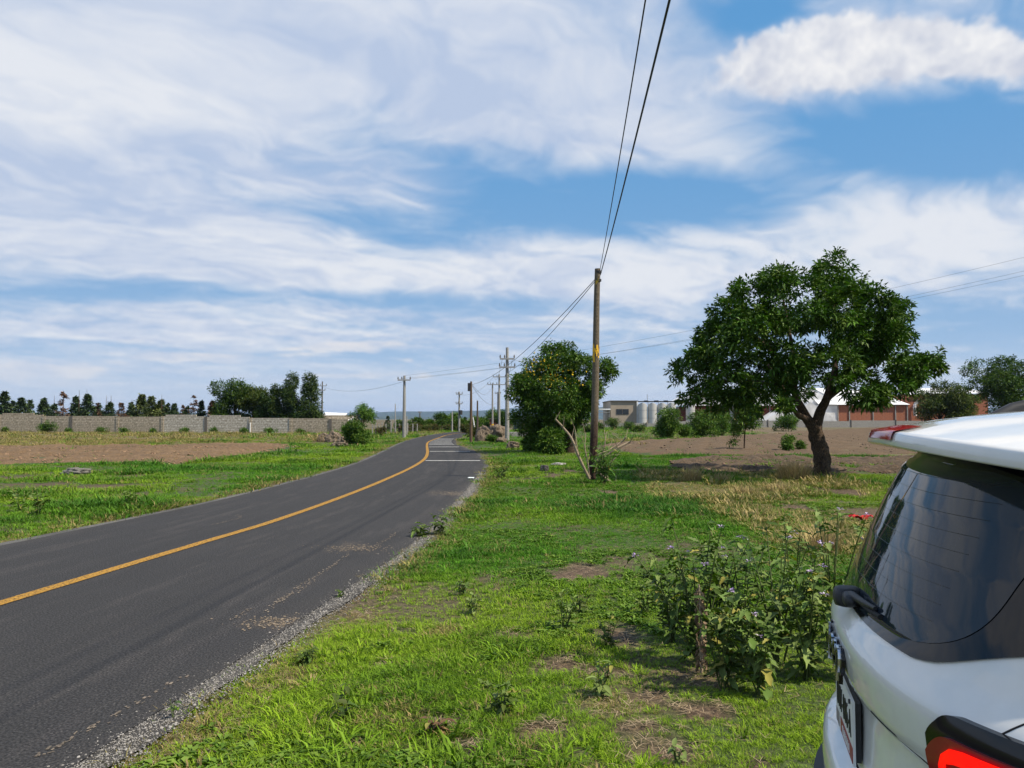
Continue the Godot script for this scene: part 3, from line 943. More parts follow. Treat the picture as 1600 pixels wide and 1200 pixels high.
# leaf clumps through the volume of a set of blobs [centre, radius]; clumps hang together and leave gaps
func crown(blobs: Array, clumps: int, leaves: int, ln: float, cols: Array, r: RandomNumberGenerator, spread := 0.28, gap := -0.15, flat := 0.8, wide := 0.38, hole := 110.0) -> MB:
	var mb := MB.new()
	var tot := 0.0
	var cum := []
	for b in blobs:
		tot += b[1] * b[1]
		cum.append(tot)
	var made := 0
	var tries := 0
	while made < clumps and tries < clumps * 6:
		tries += 1
		var q := r.randf() * tot
		var k := 0
		while cum[k] < q: k += 1
		var ctr: Vector3 = blobs[k][0]
		var rad: float = blobs[k][1]
		var dir := Vector3(r.randfn(), r.randfn(), r.randfn()).normalized()
		dir.y = dir.y * 0.9 + 0.12
		var p := ctr + dir * Vector3(1, flat, 1) * rad * (0.35 + 0.68 * pow(r.randf(), 0.5))
		var g := nf.get_noise_3d(p.x * hole, p.y * hole, p.z * hole)
		if g < gap: continue
		made += 1
		var tone := pick(cols, r)
		var out := (dir + Vector3(r.randfn(0, 0.35), 0.35 + r.randfn(0, 0.3), r.randfn(0, 0.35))).normalized()
		for j in leaves:
			var d := (out * 0.55 + Vector3(r.randfn(), r.randfn() * 0.7, r.randfn()).normalized()).normalized()
			var s := d.cross(Vector3(r.randfn(0, 0.5), 1.0, r.randfn(0, 0.5))).normalized()
			var kk := r.randf_range(0.8, 1.2)
			mb.col = Color(tone.r * kk, tone.g * kk, tone.b * kk)
			var l := ln * r.randf_range(0.7, 1.25)
			mb.leaf(p + d * spread * r.randf() * 0.8 + out * spread * r.randf_range(-0.4, 0.4), d, s, l, l * wide, 0.18, r.randf_range(0.0, 0.45))
	return mb

func limb(mb: MB, pts: Array, r0: float, r1: float, sides := 8, rough := 0.0) -> void:
	var path := []
	var rad := []
	var n := pts.size()
	for k in n - 1:
		for j in 4:
			var f := j / 4.0
			var a: Vector3 = pts[maxi(k - 1, 0)]
			var b: Vector3 = pts[k]
			var c: Vector3 = pts[k + 1]
			var d: Vector3 = pts[mini(k + 2, n - 1)]
			path.append(b.cubic_interpolate(c, a, d, f))
			rad.append(lerpf(r0, r1, pow((k + f) / (n - 1.0), 0.8)))
	path.append(pts[n - 1])
	rad.append(r1)
	mb.tube(path, rad, sides, true, rough, rng)

const GREEN_DARK := [Color(0.030, 0.070, 0.012), Color(0.060, 0.118, 0.020), Color(0.095, 0.150, 0.028)]
const GREEN_MID := [Color(0.045, 0.105, 0.016), Color(0.08, 0.165, 0.026), Color(0.13, 0.205, 0.034)]
const GREEN_FRESH := [Color(0.06, 0.14, 0.02), Color(0.09, 0.20, 0.03), Color(0.14, 0.22, 0.04)]
const GREEN_CONIFER := [Color(0.028, 0.062, 0.022), Color(0.05, 0.095, 0.03), Color(0.085, 0.125, 0.04)]
const OLIVE := [Color(0.08, 0.11, 0.024), Color(0.12, 0.145, 0.036), Color(0.055, 0.09, 0.02)]
const RUST := [Color(0.14, 0.075, 0.045), Color(0.20, 0.115, 0.065), Color(0.11, 0.075, 0.05)]

func shrub(called: String, label: String, category: String, base: Vector3, w: float, h: float, cols: Array, clumps: int, ln: float, group := "", stems := 5) -> Node3D:
	var r := RandomNumberGenerator.new()
	r.seed = int(absf(base.x) * 1000.0 + absf(base.z) * 77.0)
	var t := thing(called, label, category, base, group)
	var blobs := []
	for k in 9:
		var a := r.randf() * TAU
		var q := r.randf_range(0.0, 0.32) * w
		var rad := r.randf_range(0.18, 0.30) * minf(w, h * 1.3)
		blobs.append([Vector3(cos(a) * q, clampf(h * r.randf_range(0.15, 0.85), rad * 0.6, h - rad * 0.75), sin(a) * q), rad])
	blobs.append([Vector3(0, h * 0.45, 0), minf(w, h) * 0.33])
	put(crown(blobs, clumps, 9, ln, cols, r, ln * 1.6, -0.2), "foliage", M.leaf, t)
	for k in stems:
		var mb := MB.new()
		var a := r.randf() * TAU
		limb(mb, [Vector3(cos(a) * 0.05 * w, -0.05, sin(a) * 0.05 * w), Vector3(cos(a) * 0.12 * w, h * 0.35, sin(a) * 0.12 * w), Vector3(cos(a) * 0.25 * w, h * 0.75, sin(a) * 0.25 * w)], 0.018 * h, 0.006 * h, 5)
		put(mb, "stem", M.twig, t)
	return t

func leafy_tree(called: String, label: String, base: Vector3, w: float, h: float, cols: Array, clumps: int, ln: float, group := "", low := 0.25) -> Node3D:
	var r := RandomNumberGenerator.new()
	r.seed = int(absf(base.x) * 1310.0 + absf(base.z) * 91.0)
	var t := thing(called, label, "tree", base, group)
	var blobs := []
	var mb := MB.new()
	var top := Vector3(r.randfn(0, 0.04) * w, h * 0.6, r.randfn(0, 0.04) * w)
	limb(mb, [Vector3(0, -0.1, 0), Vector3(r.randfn(0, 0.02) * w, h * 0.3, 0), top], h * 0.028, h * 0.014, 7, 0.1)
	for k in 13:
		var a := r.randf() * TAU
		var f := r.randf()
		var y := lerpf(low + 0.08, 0.92, f) * h
		var reach := 0.36 * w * sqrt(maxf(0.06, 1.0 - pow((f - 0.35) / 0.72, 2.0))) * r.randf_range(0.6, 1.1)
		var p := Vector3(cos(a) * reach, y, sin(a) * reach)
		blobs.append([p, r.randf_range(0.15, 0.23) * minf(w, h)])
		limb(mb, [Vector3(0, h * (low * 0.7 + 0.3 * f), 0), p * 0.55 + Vector3(0, y * 0.3, 0), p], h * 0.011, h * 0.004, 5)
	blobs.append([Vector3(0, h * 0.62, 0), 0.22 * w])
	blobs.append([Vector3(0, h * 0.88, 0), 0.11 * w])
	put(mb, "trunk", M.bark, t)
	put(crown(blobs, clumps, 9, ln, cols, r, ln * 1.6, -0.18), "crown", M.leaf, t)
	return t

func conifer(called: String, label: String, base: Vector3, w: float, h: float, cols: Array, n: int, group := "", bare := 0.0, ragged := 0.3) -> Node3D:
	var r := RandomNumberGenerator.new()
	r.seed = int(absf(base.x) * 977.0 + absf(base.z) * 53.0)
	var t := thing(called, label, "tree", base, group)
	var mb := MB.new()
	limb(mb, [Vector3(0, -0.1, 0), Vector3(r.randfn(0, 0.02), h * 0.5, 0), Vector3(r.randfn(0, 0.06), h, r.randfn(0, 0.06))], h * 0.02, 0.012, 6)
	var cr := MB.new()
	var arms := int(n / 26.0)
	for k in arms:
		var f := pow(r.randf(), 1.25)
		var a := r.randf() * TAU
		var reach := w * 0.62 * pow(1.0 - f * 0.95, 1.15) * r.randf_range(1.0 - ragged, 1.12)
		var y0 := h * (0.05 + 0.93 * f)
		var dir := Vector3(cos(a), -0.28 + 0.45 * f + r.randfn(0, 0.12), sin(a))
		var tip := Vector3(0, y0, 0) + dir * reach
		if k % 3 == 0: mb.tube([Vector3(0, y0, 0), Vector3(0, y0, 0).lerp(tip, 0.6), tip], [0.02, 0.014, 0.006], 4, false)
		if r.randf() < bare: continue
		var tone := pick(cols, r)
		for j in 26:
			var q := 0.2 + 0.8 * pow(r.randf(), 0.7)
			var p := Vector3(0, y0, 0).lerp(tip, q) + Vector3(r.randfn(), r.randfn() * 0.7, r.randfn()) * 0.06 * w * (1.2 - f * 0.8)
			var d := (dir + Vector3(r.randfn(0, 0.6), r.randfn(0, 0.45) + 0.1, r.randfn(0, 0.6))).normalized()
			var s := d.cross(Vector3(r.randfn(0, 0.4), 1, r.randfn(0, 0.4))).normalized()
			var kk := r.randf_range(0.75, 1.25)
			cr.col = Color(tone.r * kk, tone.g * kk, tone.b * kk)
			var l := r.randf_range(0.22, 0.46) * clampf(h / 5.0, 0.5, 1.3)
			cr.leaf(p, d, s, l, l * 0.42, 0.1, 0.15)
	put(mb, "trunk", M.twig, t)
	if cr.v.size() > 0: put(cr, "crown", M.needle, t)
	return t

func rock(called: String, label: String, base: Vector3, size: Vector3, seed_: float, m: Material, group := "", boxy := 0.2) -> void:
	var mb := MB.new()
	mb.lump(Vector3(0, size.y * 0.38, 0), size * 0.5 * Vector3(1, 1.25, 1), seed_, nz, 0.75, 34, 20, boxy)
	var o := put(mb, called, m)
	o.position = base
	tag(o, label, "rock", group)

func tuft(label: String, base: Vector3, w: float, h: float, n: int, cols: Array, group := "dry grass clumps", called := "dry_grass_clump") -> void:
	var r := RandomNumberGenerator.new()
	r.seed = int(absf(base.x) * 877.0 + absf(base.z) * 31.0)
	var mb := MB.new()
	for k in n:
		var a := r.randf() * TAU
		var q := w * 0.5 * sqrt(r.randf()) * 0.75
		mb.col = pick(cols, r)
		var lean := q / w * 1.1
		var d := Vector3(cos(a) * lean + r.randfn(0, 0.22), 1.0, sin(a) * lean + r.randfn(0, 0.22)).normalized()
		mb.blade(Vector3(cos(a) * q, -0.02, sin(a) * q), d, h * r.randf_range(0.5, 1.1), 0.008 + h * 0.008, r.randf_range(0.1, 0.8))
	var o := put(mb, called, M.straw)
	o.position = base
	tag(o, label, "grass", group)

const STRAW := [Color(0.42, 0.30, 0.13), Color(0.50, 0.38, 0.19), Color(0.30, 0.22, 0.10), Color(0.34, 0.30, 0.10)]

# ---------------------------------------------------------------- left of the road
var WA := Vector2(-140, -104.0)
var WB := Vector2(-19.3, -90.0)
func on_wall(u: float) -> Vector3:        # where a column of the photograph meets the wall's foot
	var k := (u - 800.0) / FPX
	# x = k * depth ; line WA->WB
	var d := WB - WA
	var t := (-k * WA.y - WA.x) / (d.x + k * d.y)
	var p := WA + d * t
	return Vector3(p.x, 0, p.y)

func build_left_side() -> void:
	var t := thing("block_wall", "long grey concrete block wall beyond the left ploughed field", "wall", Vector3(WB.x, 0, WB.y))
	var dir := Vector3(WB.x - WA.x, 0, WB.y - WA.y).normalized()
	var nrm := Vector3(-dir.z, 0, dir.x)
	if nrm.z < 0: nrm = -nrm
	var basis := Basis(dir, Vector3.UP, nrm)
	var posts := [-330, -240, -150, -70, 0, 70, 113, 185, 255, 323, 392, 455, 517, 546]
	var tops := [646, 646, 647, 647, 648, 650, 650, 651, 650.5, 651.5, 653, 653.5, 655]
	for k in posts.size() - 1:
		var a := on_wall(posts[k])
		var b := on_wall(posts[k + 1])
		var dd := -(a.z + b.z) * 0.5
		var h: float = AT(0, tops[k], dd).y
		var mb := MB.new()
		mb.box((a + b) * 0.5 + Vector3(0, h * 0.5 - 0.15, 0) - t.position, Vector3(a.distance_to(b) - 0.3, h + 0.3, 0.16), basis)
		put(mb, "wall_panel", M.block_pale if k in [8, 9, 10] else M.block_grey, t)
		var pm := MB.new()
		pm.box(a + Vector3(0, h * 0.5 - 0.15, 0) - t.position + nrm * 0.03, Vector3(0.34, h + 0.36, 0.24), basis)
		put(pm, "pillar", M.block_grey if k % 3 else M.concrete_dark, t)
		if k in [4, 8, 9]:    # odd top course left unfinished
			var cm := MB.new()
			cm.box(a.lerp(b, 0.42) + Vector3(0, h + 0.105, 0) - t.position, Vector3(a.distance_to(b) * 0.7, 0.2, 0.15), basis)
			put(cm, "top_course", M.block_pale if k > 5 else M.block_grey, t)
	var wp := MB.new()
	var pp := on_wall(393)
	wp.tube([pp - t.position + nrm * 0.25 + Vector3(0, -0.1, 0), pp - t.position + nrm * 0.25 + Vector3(0, 1.2, 0)], [0.07, 0.07], 8)
	put(wp, "pipe", M.wall_white, t)

	# trees behind the wall: [column, top row, width px, kind]
	var back := [[-40, 608, 36, 0], [6, 612, 32, 0], [33, 622, 34, 0], [46, 625, 24, 2], [68, 622, 28, 0], [98, 613, 24, 3], [117, 619, 24, 0], [136, 617, 32, 0], [152, 629, 18, 4], [171, 628, 30, 0], [189, 630, 20, 4], [205, 628, 22, 2], [221, 617, 34, 1], [236, 620, 30, 1], [251, 624, 26, 1], [272, 631, 22, 0], [287, 632, 26, 4], [303, 617, 22, 3], [314, 626, 16, 0], [331, 627, 24, 5], [84, 630, 24, 2], [154, 630, 24, 2], [206, 632, 20, 2], [262, 630, 24, 2], [20, 626, 24, 2], [292, 634, 20, 2]]
	for k in back.size():
		var b: Array = back[k]
		var w := on_wall(b[0])
		var d := -w.z + 6.0 + 7.0 * fmod(k * 0.618, 1.0)
		var p := AT(b[0], 660, d)
		p.y = 0.0
		var h := AT(b[0], b[1], d).y
		var wd: float = b[2] * d / FPX * 1.25
		match b[3]:
			0: conifer("conifer_tree", {-40: "dark conifer behind the darkest far end of the block wall", 6: "tall dark conifer behind the stepped grey wall panel", 33: "broad conifer close beside a smaller one behind the wall", 68: "dark conifer behind the wall's first weathered pillar", 117: "dark conifer next to the half bare reddish one", 136: "dark conifer with a bare stem sticking above its crown", 171: "low dark conifer between two dead brown ones", 272: "small dark conifer next to the olive trio", 314: "narrow dark conifer beside the rusty dead one"}[b[0]], p, wd, h, GREEN_CONIFER, 4600, "young conifers behind the block wall")
			1: conifer("conifer_tree", "olive green bushy conifer in a close trio behind the block wall", p, wd * 1.1, h, OLIVE, 4600, "olive conifers behind the block wall")
			2: conifer("conifer_tree", "small green conifer tucked between taller ones behind the wall", p, wd, h, GREEN_CONIFER, 3000, "small conifers behind the block wall")
			3: conifer("bare_conifer", "half bare thin conifer with dead twigs sticking above the wall", p, wd, h, RUST, 2200, "half bare conifers behind the wall", 0.55)
			4: conifer("dead_conifer", "dead brown conifer behind the grey block wall", p, wd, h, RUST, 2600, "dead brown conifers behind the wall", 0.3)
			5: conifer("dead_conifer", "rusty brown dead conifer beside the tall round green tree", p, wd, h, RUST, 4000, "", 0.05)
	for b in [[84, 618], [123, 609], [136, 608], [165, 618], [174, 617], [205, 624], [252, 616]]:
		var w := on_wall(b[0])
		var p := AT(b[0], 660, -w.z + 10.0)
		p.y = 0.0
		conifer("dead_tree", "thin bare dead tree stem rising behind the block wall", p, 0.9, AT(b[0], b[1], -p.z).y, RUST, 420, "bare stems behind the wall", 1.0)
	for b in [[368, 589, 62, "tall round dense green tree behind the pale wall panels", GREEN_DARK], [398, 608, 50, "lower olive tree leaning against the tall round tree behind the wall", OLIVE]]:
		var d: float = -on_wall(b[0]).z + 7.0
		var p := AT(b[0], 660, d)
		p.y = 0
		leafy_tree("dense_tree", b[3], p, b[2] * d / FPX * 1.15, AT(0, b[1], d).y, b[4], 1500, 0.30, "", 0.05)
	for b in [[432, 604, 46, "shorter dark cypress at the near foot of the twin cypresses"], [452, 583, 52, "tall dark cypress of a pair, next to the shorter cypress"], [481, 583, 56, "tall dark cypress of a pair, next to the white shed roof"], [415, 614, 34, "small dark cypress filling the gap by the round tree"]]:
		var d: float = -on_wall(b[0]).z + 5.0
		var p := AT(b[0], 660, d)
		p.y = 0
		var r := RandomNumberGenerator.new()
		r.seed = int(b[0])
		var t2 := thing("cypress_tree", b[3], "tree", p)
		var h := AT(0, b[1], d).y
		var w: float = b[2] * d / FPX
		var blobs := []
		for k in 16:
			var f := k / 15.0
			var a := r.randf() * TAU
			var q := w * 0.27 * (1.0 - f * 0.72) * r.randf_range(0.5, 1.2)
			blobs.append([Vector3(cos(a) * q, h * (0.08 + 0.85 * f), sin(a) * q), w * lerpf(0.26, 0.12, f) * r.randf_range(0.8, 1.2)])
		var mb := MB.new()
		limb(mb, [Vector3(0, -0.1, 0), Vector3(0, h * 0.5, 0), Vector3(0, h * 0.95, 0)], 0.14, 0.02, 7)
		put(mb, "trunk", M.bark, t2)
		put(crown(blobs, 1500, 9, 0.27, GREEN_CONIFER + OLIVE.slice(0, 1), r, 0.4, -0.12, 1.1), "crown", M.leaf, t2)
	# white sheet roof showing over the wall's end
	var sh := thing("white_shed", "shed with white sheet roof showing over the block wall's end", "shed", Vector3(0, 0, 0))
	var d0 := 97.0
	var p0 := AT(492, 660, d0)
	var p1 := AT(548, 660, d0)
	sh.position = Vector3((p0.x + p1.x) * 0.5, 0, -d0 - 3.0)
	var wl := MB.new()
	wl.box(Vector3(0, 1.05, 0), Vector3(p1.x - p0.x - 0.4, 2.1, 5.2))
	put(wl, "wall", M.block_grey, sh)
	for r2 in [[493.0, 530.0, 643.5, 649.0, -1.0], [496.0, 549.0, 650.0, 656.0, 1.5]]:
		var rm := MB.new()
		var a := AT(r2[0], r2[2], d0) - Vector3(sh.position.x, 0, 0)
		var b := AT(r2[1], r2[2] + 1.5, d0) - Vector3(sh.position.x, 0, 0)
		var lowy := AT(0, r2[3], d0).y
		var z0: float = r2[4] + 1.6
		rm.quad(Vector3(a.x, lowy, z0), Vector3(b.x + 0.3, lowy, z0), Vector3(b.x, b.y, z0 - 2.6), Vector3(a.x, a.y, z0 - 2.6))
		rm.quad(Vector3(a.x, lowy - 0.08, z0), Vector3(b.x + 0.3, lowy - 0.08, z0), Vector3(b.x + 0.3, lowy, z0), Vector3(a.x, lowy, z0))
		put(rm, "roof_sheet", M.roof_white, sh)
	# bushes and stones at the field's end
	var bb := G(553, 696)
	shrub("green_bush", "dense green bush beside the pile of boulders at the field end", "bush", bb, 2.1, 1.55, GREEN_MID, 900, 0.13)
	shrub("green_bush", "small rounded green bush growing at the foot of the block wall", "bush", on_wall(86) + Vector3(0, 0, 1.6), 2.0, 1.45, GREEN_MID, 350, 0.16)
	leafy_tree("sapling_tree", "young light green tree above the dense bush by the wall end", AT(567, 672, 80) * Vector3(1, 0, 1), 2.9, 2.95, GREEN_FRESH, 420, 0.2, "", 0.3)
	for r3 in [[507, 690, Vector3(0.9, 0.6, 0.8), 3.0, "pale tan boulder at the outer end of the pile by the field"], [522, 691, Vector3(1.0, 0.75, 0.9), 14.0, "largest pale boulder in the middle of the pile by the bush"], [537, 694, Vector3(0.75, 0.5, 0.7), 27.0, "rounded boulder touching the dense green bush"], [531, 698, Vector3(0.9, 0.28, 0.6), 39.0, "flat low stone in front of the boulder pile"]]:
		rock("boulder", r3[4], G(r3[0], r3[1]), r3[2], r3[3], M.rock)
	tuft("tall pale dry grass behind the boulder pile at the field end", G(500, 690), 1.6, 0.75, 260, STRAW, "")
	for b in [[170, 676], [250, 675], [300, 676], [345, 677], [205, 674.5], [120, 674], [390, 677], [430, 677], [480, 678], [20, 673]]:
		shrub("low_weed_bush", "low green weeds along the foot of the block wall", "weeds", on_wall(b[0]) + Vector3(0, 0, 1.0 + 0.12 * (b[1] - 672.0)), rng.randf_range(1.2, 2.4), rng.randf_range(0.35, 0.6), GREEN_MID, 90, 0.16, "weeds along the wall foot", 1)
	rock("boulder", "flat pale stone lying in the grass before the left ploughed field", G(118, 741), Vector3(0.75, 0.2, 0.5), 51.0, M.rock_grey)
	# wire fence with pale posts
	var f := thing("wire_fence", "wire fence with pale posts along the road beyond the bush", "fence", G(600, 679))
	var prev := Vector3.ZERO
	for q in [[582, 663, 678], [587, 660, 678], [592, 662, 678], [597, 660, 678], [603, 662, 678], [611, 657, 678], [618, 659, 678], [624, 662, 677], [637, 661, 677], [645, 662, 676], [652, 662, 675.5]]:
		var p := G(q[0], q[2])
		var h := AT(0, q[1], -p.z).y
		var pm := MB.new()
		pm.box(p - f.position + Vector3(0, h * 0.5, 0), Vector3(0.12, h, 0.12))
		put(pm, "post", M.concrete, f)
		if prev != Vector3.ZERO:
			for y in [0.3, 0.65, 1.0, 1.3]:
				var wm := MB.new()
				wm.tube([prev - f.position + Vector3(0, y, 0), p - f.position + Vector3(0, y, 0)], [0.012, 0.012], 4, false)
				put(wm, "wire", M.wire_grey, f)
		prev = p
	for q in [[595, 681, 1.0, 0.8], [640, 674, 1.6, 1.1], [628, 677, 1.0, 0.8]]:
		shrub("dry_bush", "brownish dry bush beside the wire fence posts", "bush", G(q[0], q[1]), q[2], q[3], RUST + OLIVE, 200, 0.14, "dry bushes at the wire fence")

# ---------------------------------------------------------------- end of the road
func build_middle() -> void:
	var far := [[606, 650, 14, 668, 0], [626, 660, 14, 670, 1], [655, 655, 26, 671, 1], [672, 658, 22, 672, 1], [690, 647, 34, 674, 1], [712, 646, 28, 671, 1], [727, 652, 22, 671, 0], [742, 652, 26, 671, 1], [757, 654, 26, 671, 1], [772, 640, 30, 669, 1], [784, 645, 26, 669, 1], [640, 662, 20, 672, 1]]
	var say := ["dark pointed tree far off behind the wire fence", "low round tree far off beside the fence end", "round green tree far beyond the road bend", "bushy low tree where the road disappears", "broad dark green tree beside the far white poles", "green tree directly behind the far concrete poles", "pointed green tree beyond the dark wooden pole", "loose green tree between the two dark wooden poles", "bushy tree next to the small brown building", "tall dark tree rising behind the small brown building", "dark tree behind the concrete pole by the brown building", "low pale green tree near the far fence"]
	for k in far.size():
		var b: Array = far[k]
		var d := 105.0 + 26.0 * fmod(k * 0.618, 1.0)
		var p := AT(b[0], 660, d)
		p.y = 0
		var h := AT(0, b[1], d).y
		if b[4] == 0: conifer("pointed_tree", say[k], p, b[2] * d / FPX, h, GREEN_CONIFER, 2400)
		else: leafy_tree("far_tree", say[k], p, b[2] * d / FPX * 1.15, h, GREEN_MID if k % 2 else GREEN_DARK, 420, 0.28, "", 0.08)
	for q in [[650, 674.5, 4.0, 1.0], [668, 674, 4.0, 0.9], [684, 673.5, 5.0, 0.9], [702, 673, 4.0, 0.8], [722, 674, 3.4, 1.0], [735, 678, 1.8, 1.0], [743, 684, 1.3, 1.0], [728, 676, 1.8, 0.9]]:
		shrub("scrub_bush", "low dry olive scrub bordering the far road bend", "bush", G(q[0], q[1]), q[2], q[3], OLIVE + RUST.slice(0, 1), 260, 0.17, "scrub along the far bend")
	# small building behind the yellow flowering tree
	var d := 112.0
	var b := thing("small_building", "small low brown building with dark gate behind the flowering tree", "building", AT(790, 660, d) * Vector3(1, 0, 1))
	var o := b.position
	var wa := AT(765, 655, d) - o
	var wb := AT(803, 671, d) - o
	var m1 := MB.new()
	m1.box(Vector3((wa.x + wb.x) * 0.5, wa.y * 0.74, -2.0), Vector3(wb.x - wa.x, wa.y * 0.52, 4.0))
	put(m1, "upper_wall", M.brick_dark, b)
	var m2 := MB.new()
	m2.box(Vector3((wa.x + wb.x) * 0.5, wa.y * 0.2, -1.95), Vector3(wb.x - wa.x - 0.1, wa.y * 0.55, 4.0))
	put(m2, "lower_wall", M.beige, b)
	var m3 := MB.new()
	var gx := AT(809, 655, d).x - o.x
	m3.box(Vector3(gx, wa.y * 0.5, 0.1), Vector3(1.15, wa.y * 0.94, 0.08))
	put(m3, "gate", mat(lin(0.02, 0.03, 0.055), 0.5), b)
	var m5 := MB.new()
	m5.box(Vector3((wa.x + wb.x) * 0.5, wa.y + 0.06, -2.0), Vector3(wb.x - wa.x + 0.3, 0.12, 4.3))
	put(m5, "roof", M.concrete_dark, b)
	var lg := MB.new()
	lg.box(Vector3.ZERO, Vector3(5.6, 0.5, 2.0))
	var ledge := put(lg, "concrete_ledge", M.concrete)
	ledge.position = G(812, 682) + Vector3(0, 0.15, 0)
	tag(ledge, "low pale concrete ledge between the boulders and the flowering tree", "ledge")
	# boulders by the poles
	var q1 := G(758, 689)
	rock("boulder", "big brown boulder with a split face beside the wooden pole", q1 + Vector3(0, 0.1, 0), Vector3(1.25, 1.0, 1.2), 8.0, M.rock, "", 0.3)
	rock("boulder", "big grey boulder joined to the brown one near the concrete pole", G(777, 688) + Vector3(0, 0.1, 0), Vector3(1.3, 0.95, 1.2), 64.0, M.rock, "", 0.28)
	rock("boulder", "small slab of rock leaning at the grey boulder's foot", G(783, 692), Vector3(0.8, 0.35, 0.6), 92.0, M.rock)
	rock("boulder", "small dark and tan rock in the grass by the flowering tree", G(802, 701), Vector3(0.66, 0.42, 0.55), 33.0, M.rock)
	rock("boulder", "dark stone lying in the verge grass between tree and pole", G(851, 736), Vector3(0.24, 0.2, 0.2), 41.0, M.rock_dark)
	rock("boulder", "flat pale stone slab in the grass near the leaning branches", G(872, 726), Vector3(0.5, 0.10, 0.4), 58.0, M.concrete)
	shrub("green_bush", "small green bush growing in front of the big boulders", "bush", G(770, 692), 1.2, 0.5, GREEN_MID, 220, 0.10)
	# flowering tree
	var r := RandomNumberGenerator.new()
	r.seed = 404
	var fd := 37.0
	var t := thing("flowering_tree", "dense green tree with yellow flowers near the wooden pole", "tree", AT(868, 660, fd) * Vector3(1, 0, 1))
	var blobs := []
	for s in [[880, 562, 26], [848, 582, 28], [825, 604, 26], [905, 572, 27], [937, 580, 17], [928, 606, 22], [870, 606, 40], [840, 632, 30], [882, 640, 34], [846, 668, 28], [870, 690, 20], [905, 630, 26], [812, 592, 12], [815, 625, 18], [856, 548, 12], [880, 545, 12], [945, 588, 12], [835, 690, 14], [815, 652, 17], [824, 676, 16], [905, 660, 16]]:
		for q in [-1.0, 0.0, 1.0]:
			var c := AT(s[0] + r.randfn(0, 5), s[1] + r.randfn(0, 4), fd - q * s[2] * 0.028 + r.randfn(0, 0.2)) - t.position
			blobs.append([c, s[2] * fd / FPX * (0.92 if q == 0.0 else 0.75)])
	put(crown(blobs, 3600, 10, 0.17, GREEN_DARK + GREEN_MID, r, 0.24, -0.18), "crown", M.leaf, t)
	var ft := MB.new()
	for k in 110:
		var f: Array = [[845, 575, 26, 18], [870, 600, 30, 16], [850, 590, 30, 20]][k % 3]
		var c := AT(f[0] + r.randfn(0, f[2] * 0.55), f[1] + r.randfn(0, f[3] * 0.6), fd) - t.position
		c.z += 1.15 + r.randf() * 0.3
		for j in 6:
			ft.col = Color(0.85, 0.62, 0.02) * r.randf_range(0.6, 1.1)
			var dd := Vector3(r.randfn(), r.randfn(), r.randfn() + 0.5).normalized()
			ft.leaf(c, dd, dd.cross(Vector3.UP).normalized(), r.randf_range(0.04, 0.08), 0.05, 0.2, 0.2)
	var fl := put(ft, "blossom", M.petal, t)
	fl.set_meta("label", "scattered yellow flower clusters")
	fl.set_meta("kind", "stuff")
	var tm := MB.new()
	for s in [[[868, 708], [866, 680], [862, 650], [850, 620]], [[872, 708], [876, 670], [885, 640], [900, 600]], [[864, 708], [850, 680], [838, 650], [826, 615]]]:
		var pts := []
		for w in s: pts.append(AT(w[0], w[1], fd) - t.position)
		limb(tm, pts, 0.12, 0.03, 7, 0.1)
	put(tm, "trunk", M.bark, t)
	shrub("green_bush", "bright leafy bush at the flowering tree's foot", "bush", G(857, 710), 1.4, 1.15, GREEN_MID, 500, 0.15)
	shrub("green_bush", "dark leafy bush under the flowering tree's roadside branches", "bush", G(838, 706), 1.3, 0.9, GREEN_DARK, 380, 0.14)
	# cut trunk right of it, with leafy shoots
	var st := thing("tree_stump", "thick bare brown tree trunk stub beside the flowering tree", "stump", G(890, 706))
	var sm1 := MB.new()
	limb(sm1, [Vector3(0, -0.1, 0), Vector3(0.03, 0.5, 0), Vector3(0.0, 1.0, 0), Vector3(0.06, 1.6, 0)], 0.34, 0.22, 12, 0.12)
	put(sm1, "trunk", M.bark, st)
	var sb := []
	for s in [[893, 640, 20], [905, 622, 20], [896, 660, 14], [885, 625, 18]]: sb.append([AT(s[0], s[1], 37.6) - st.position, s[2] * 37.6 / FPX])
	put(crown(sb, 420, 9, 0.2, GREEN_MID + GREEN_FRESH, r, 0.3, -0.2), "shoots", M.leaf, st)

# ---------------------------------------------------------------- right of the road
func wall_box(t: Node3D, called: String, m: Material, u0: float, u1: float, v0: float, v1: float, d: float, thick: float, dz := 0.0) -> void:
	var a := AT(u0, v0, d) - t.position
	var b := AT(u1, v1, d) - t.position
	var mb := MB.new()
	mb.box(Vector3((a.x + b.x) * 0.5, (a.y + b.y) * 0.5, -thick * 0.5 + dz), Vector3(absf(b.x - a.x), absf(a.y - b.y), thick))
	put(mb, called, m, t)

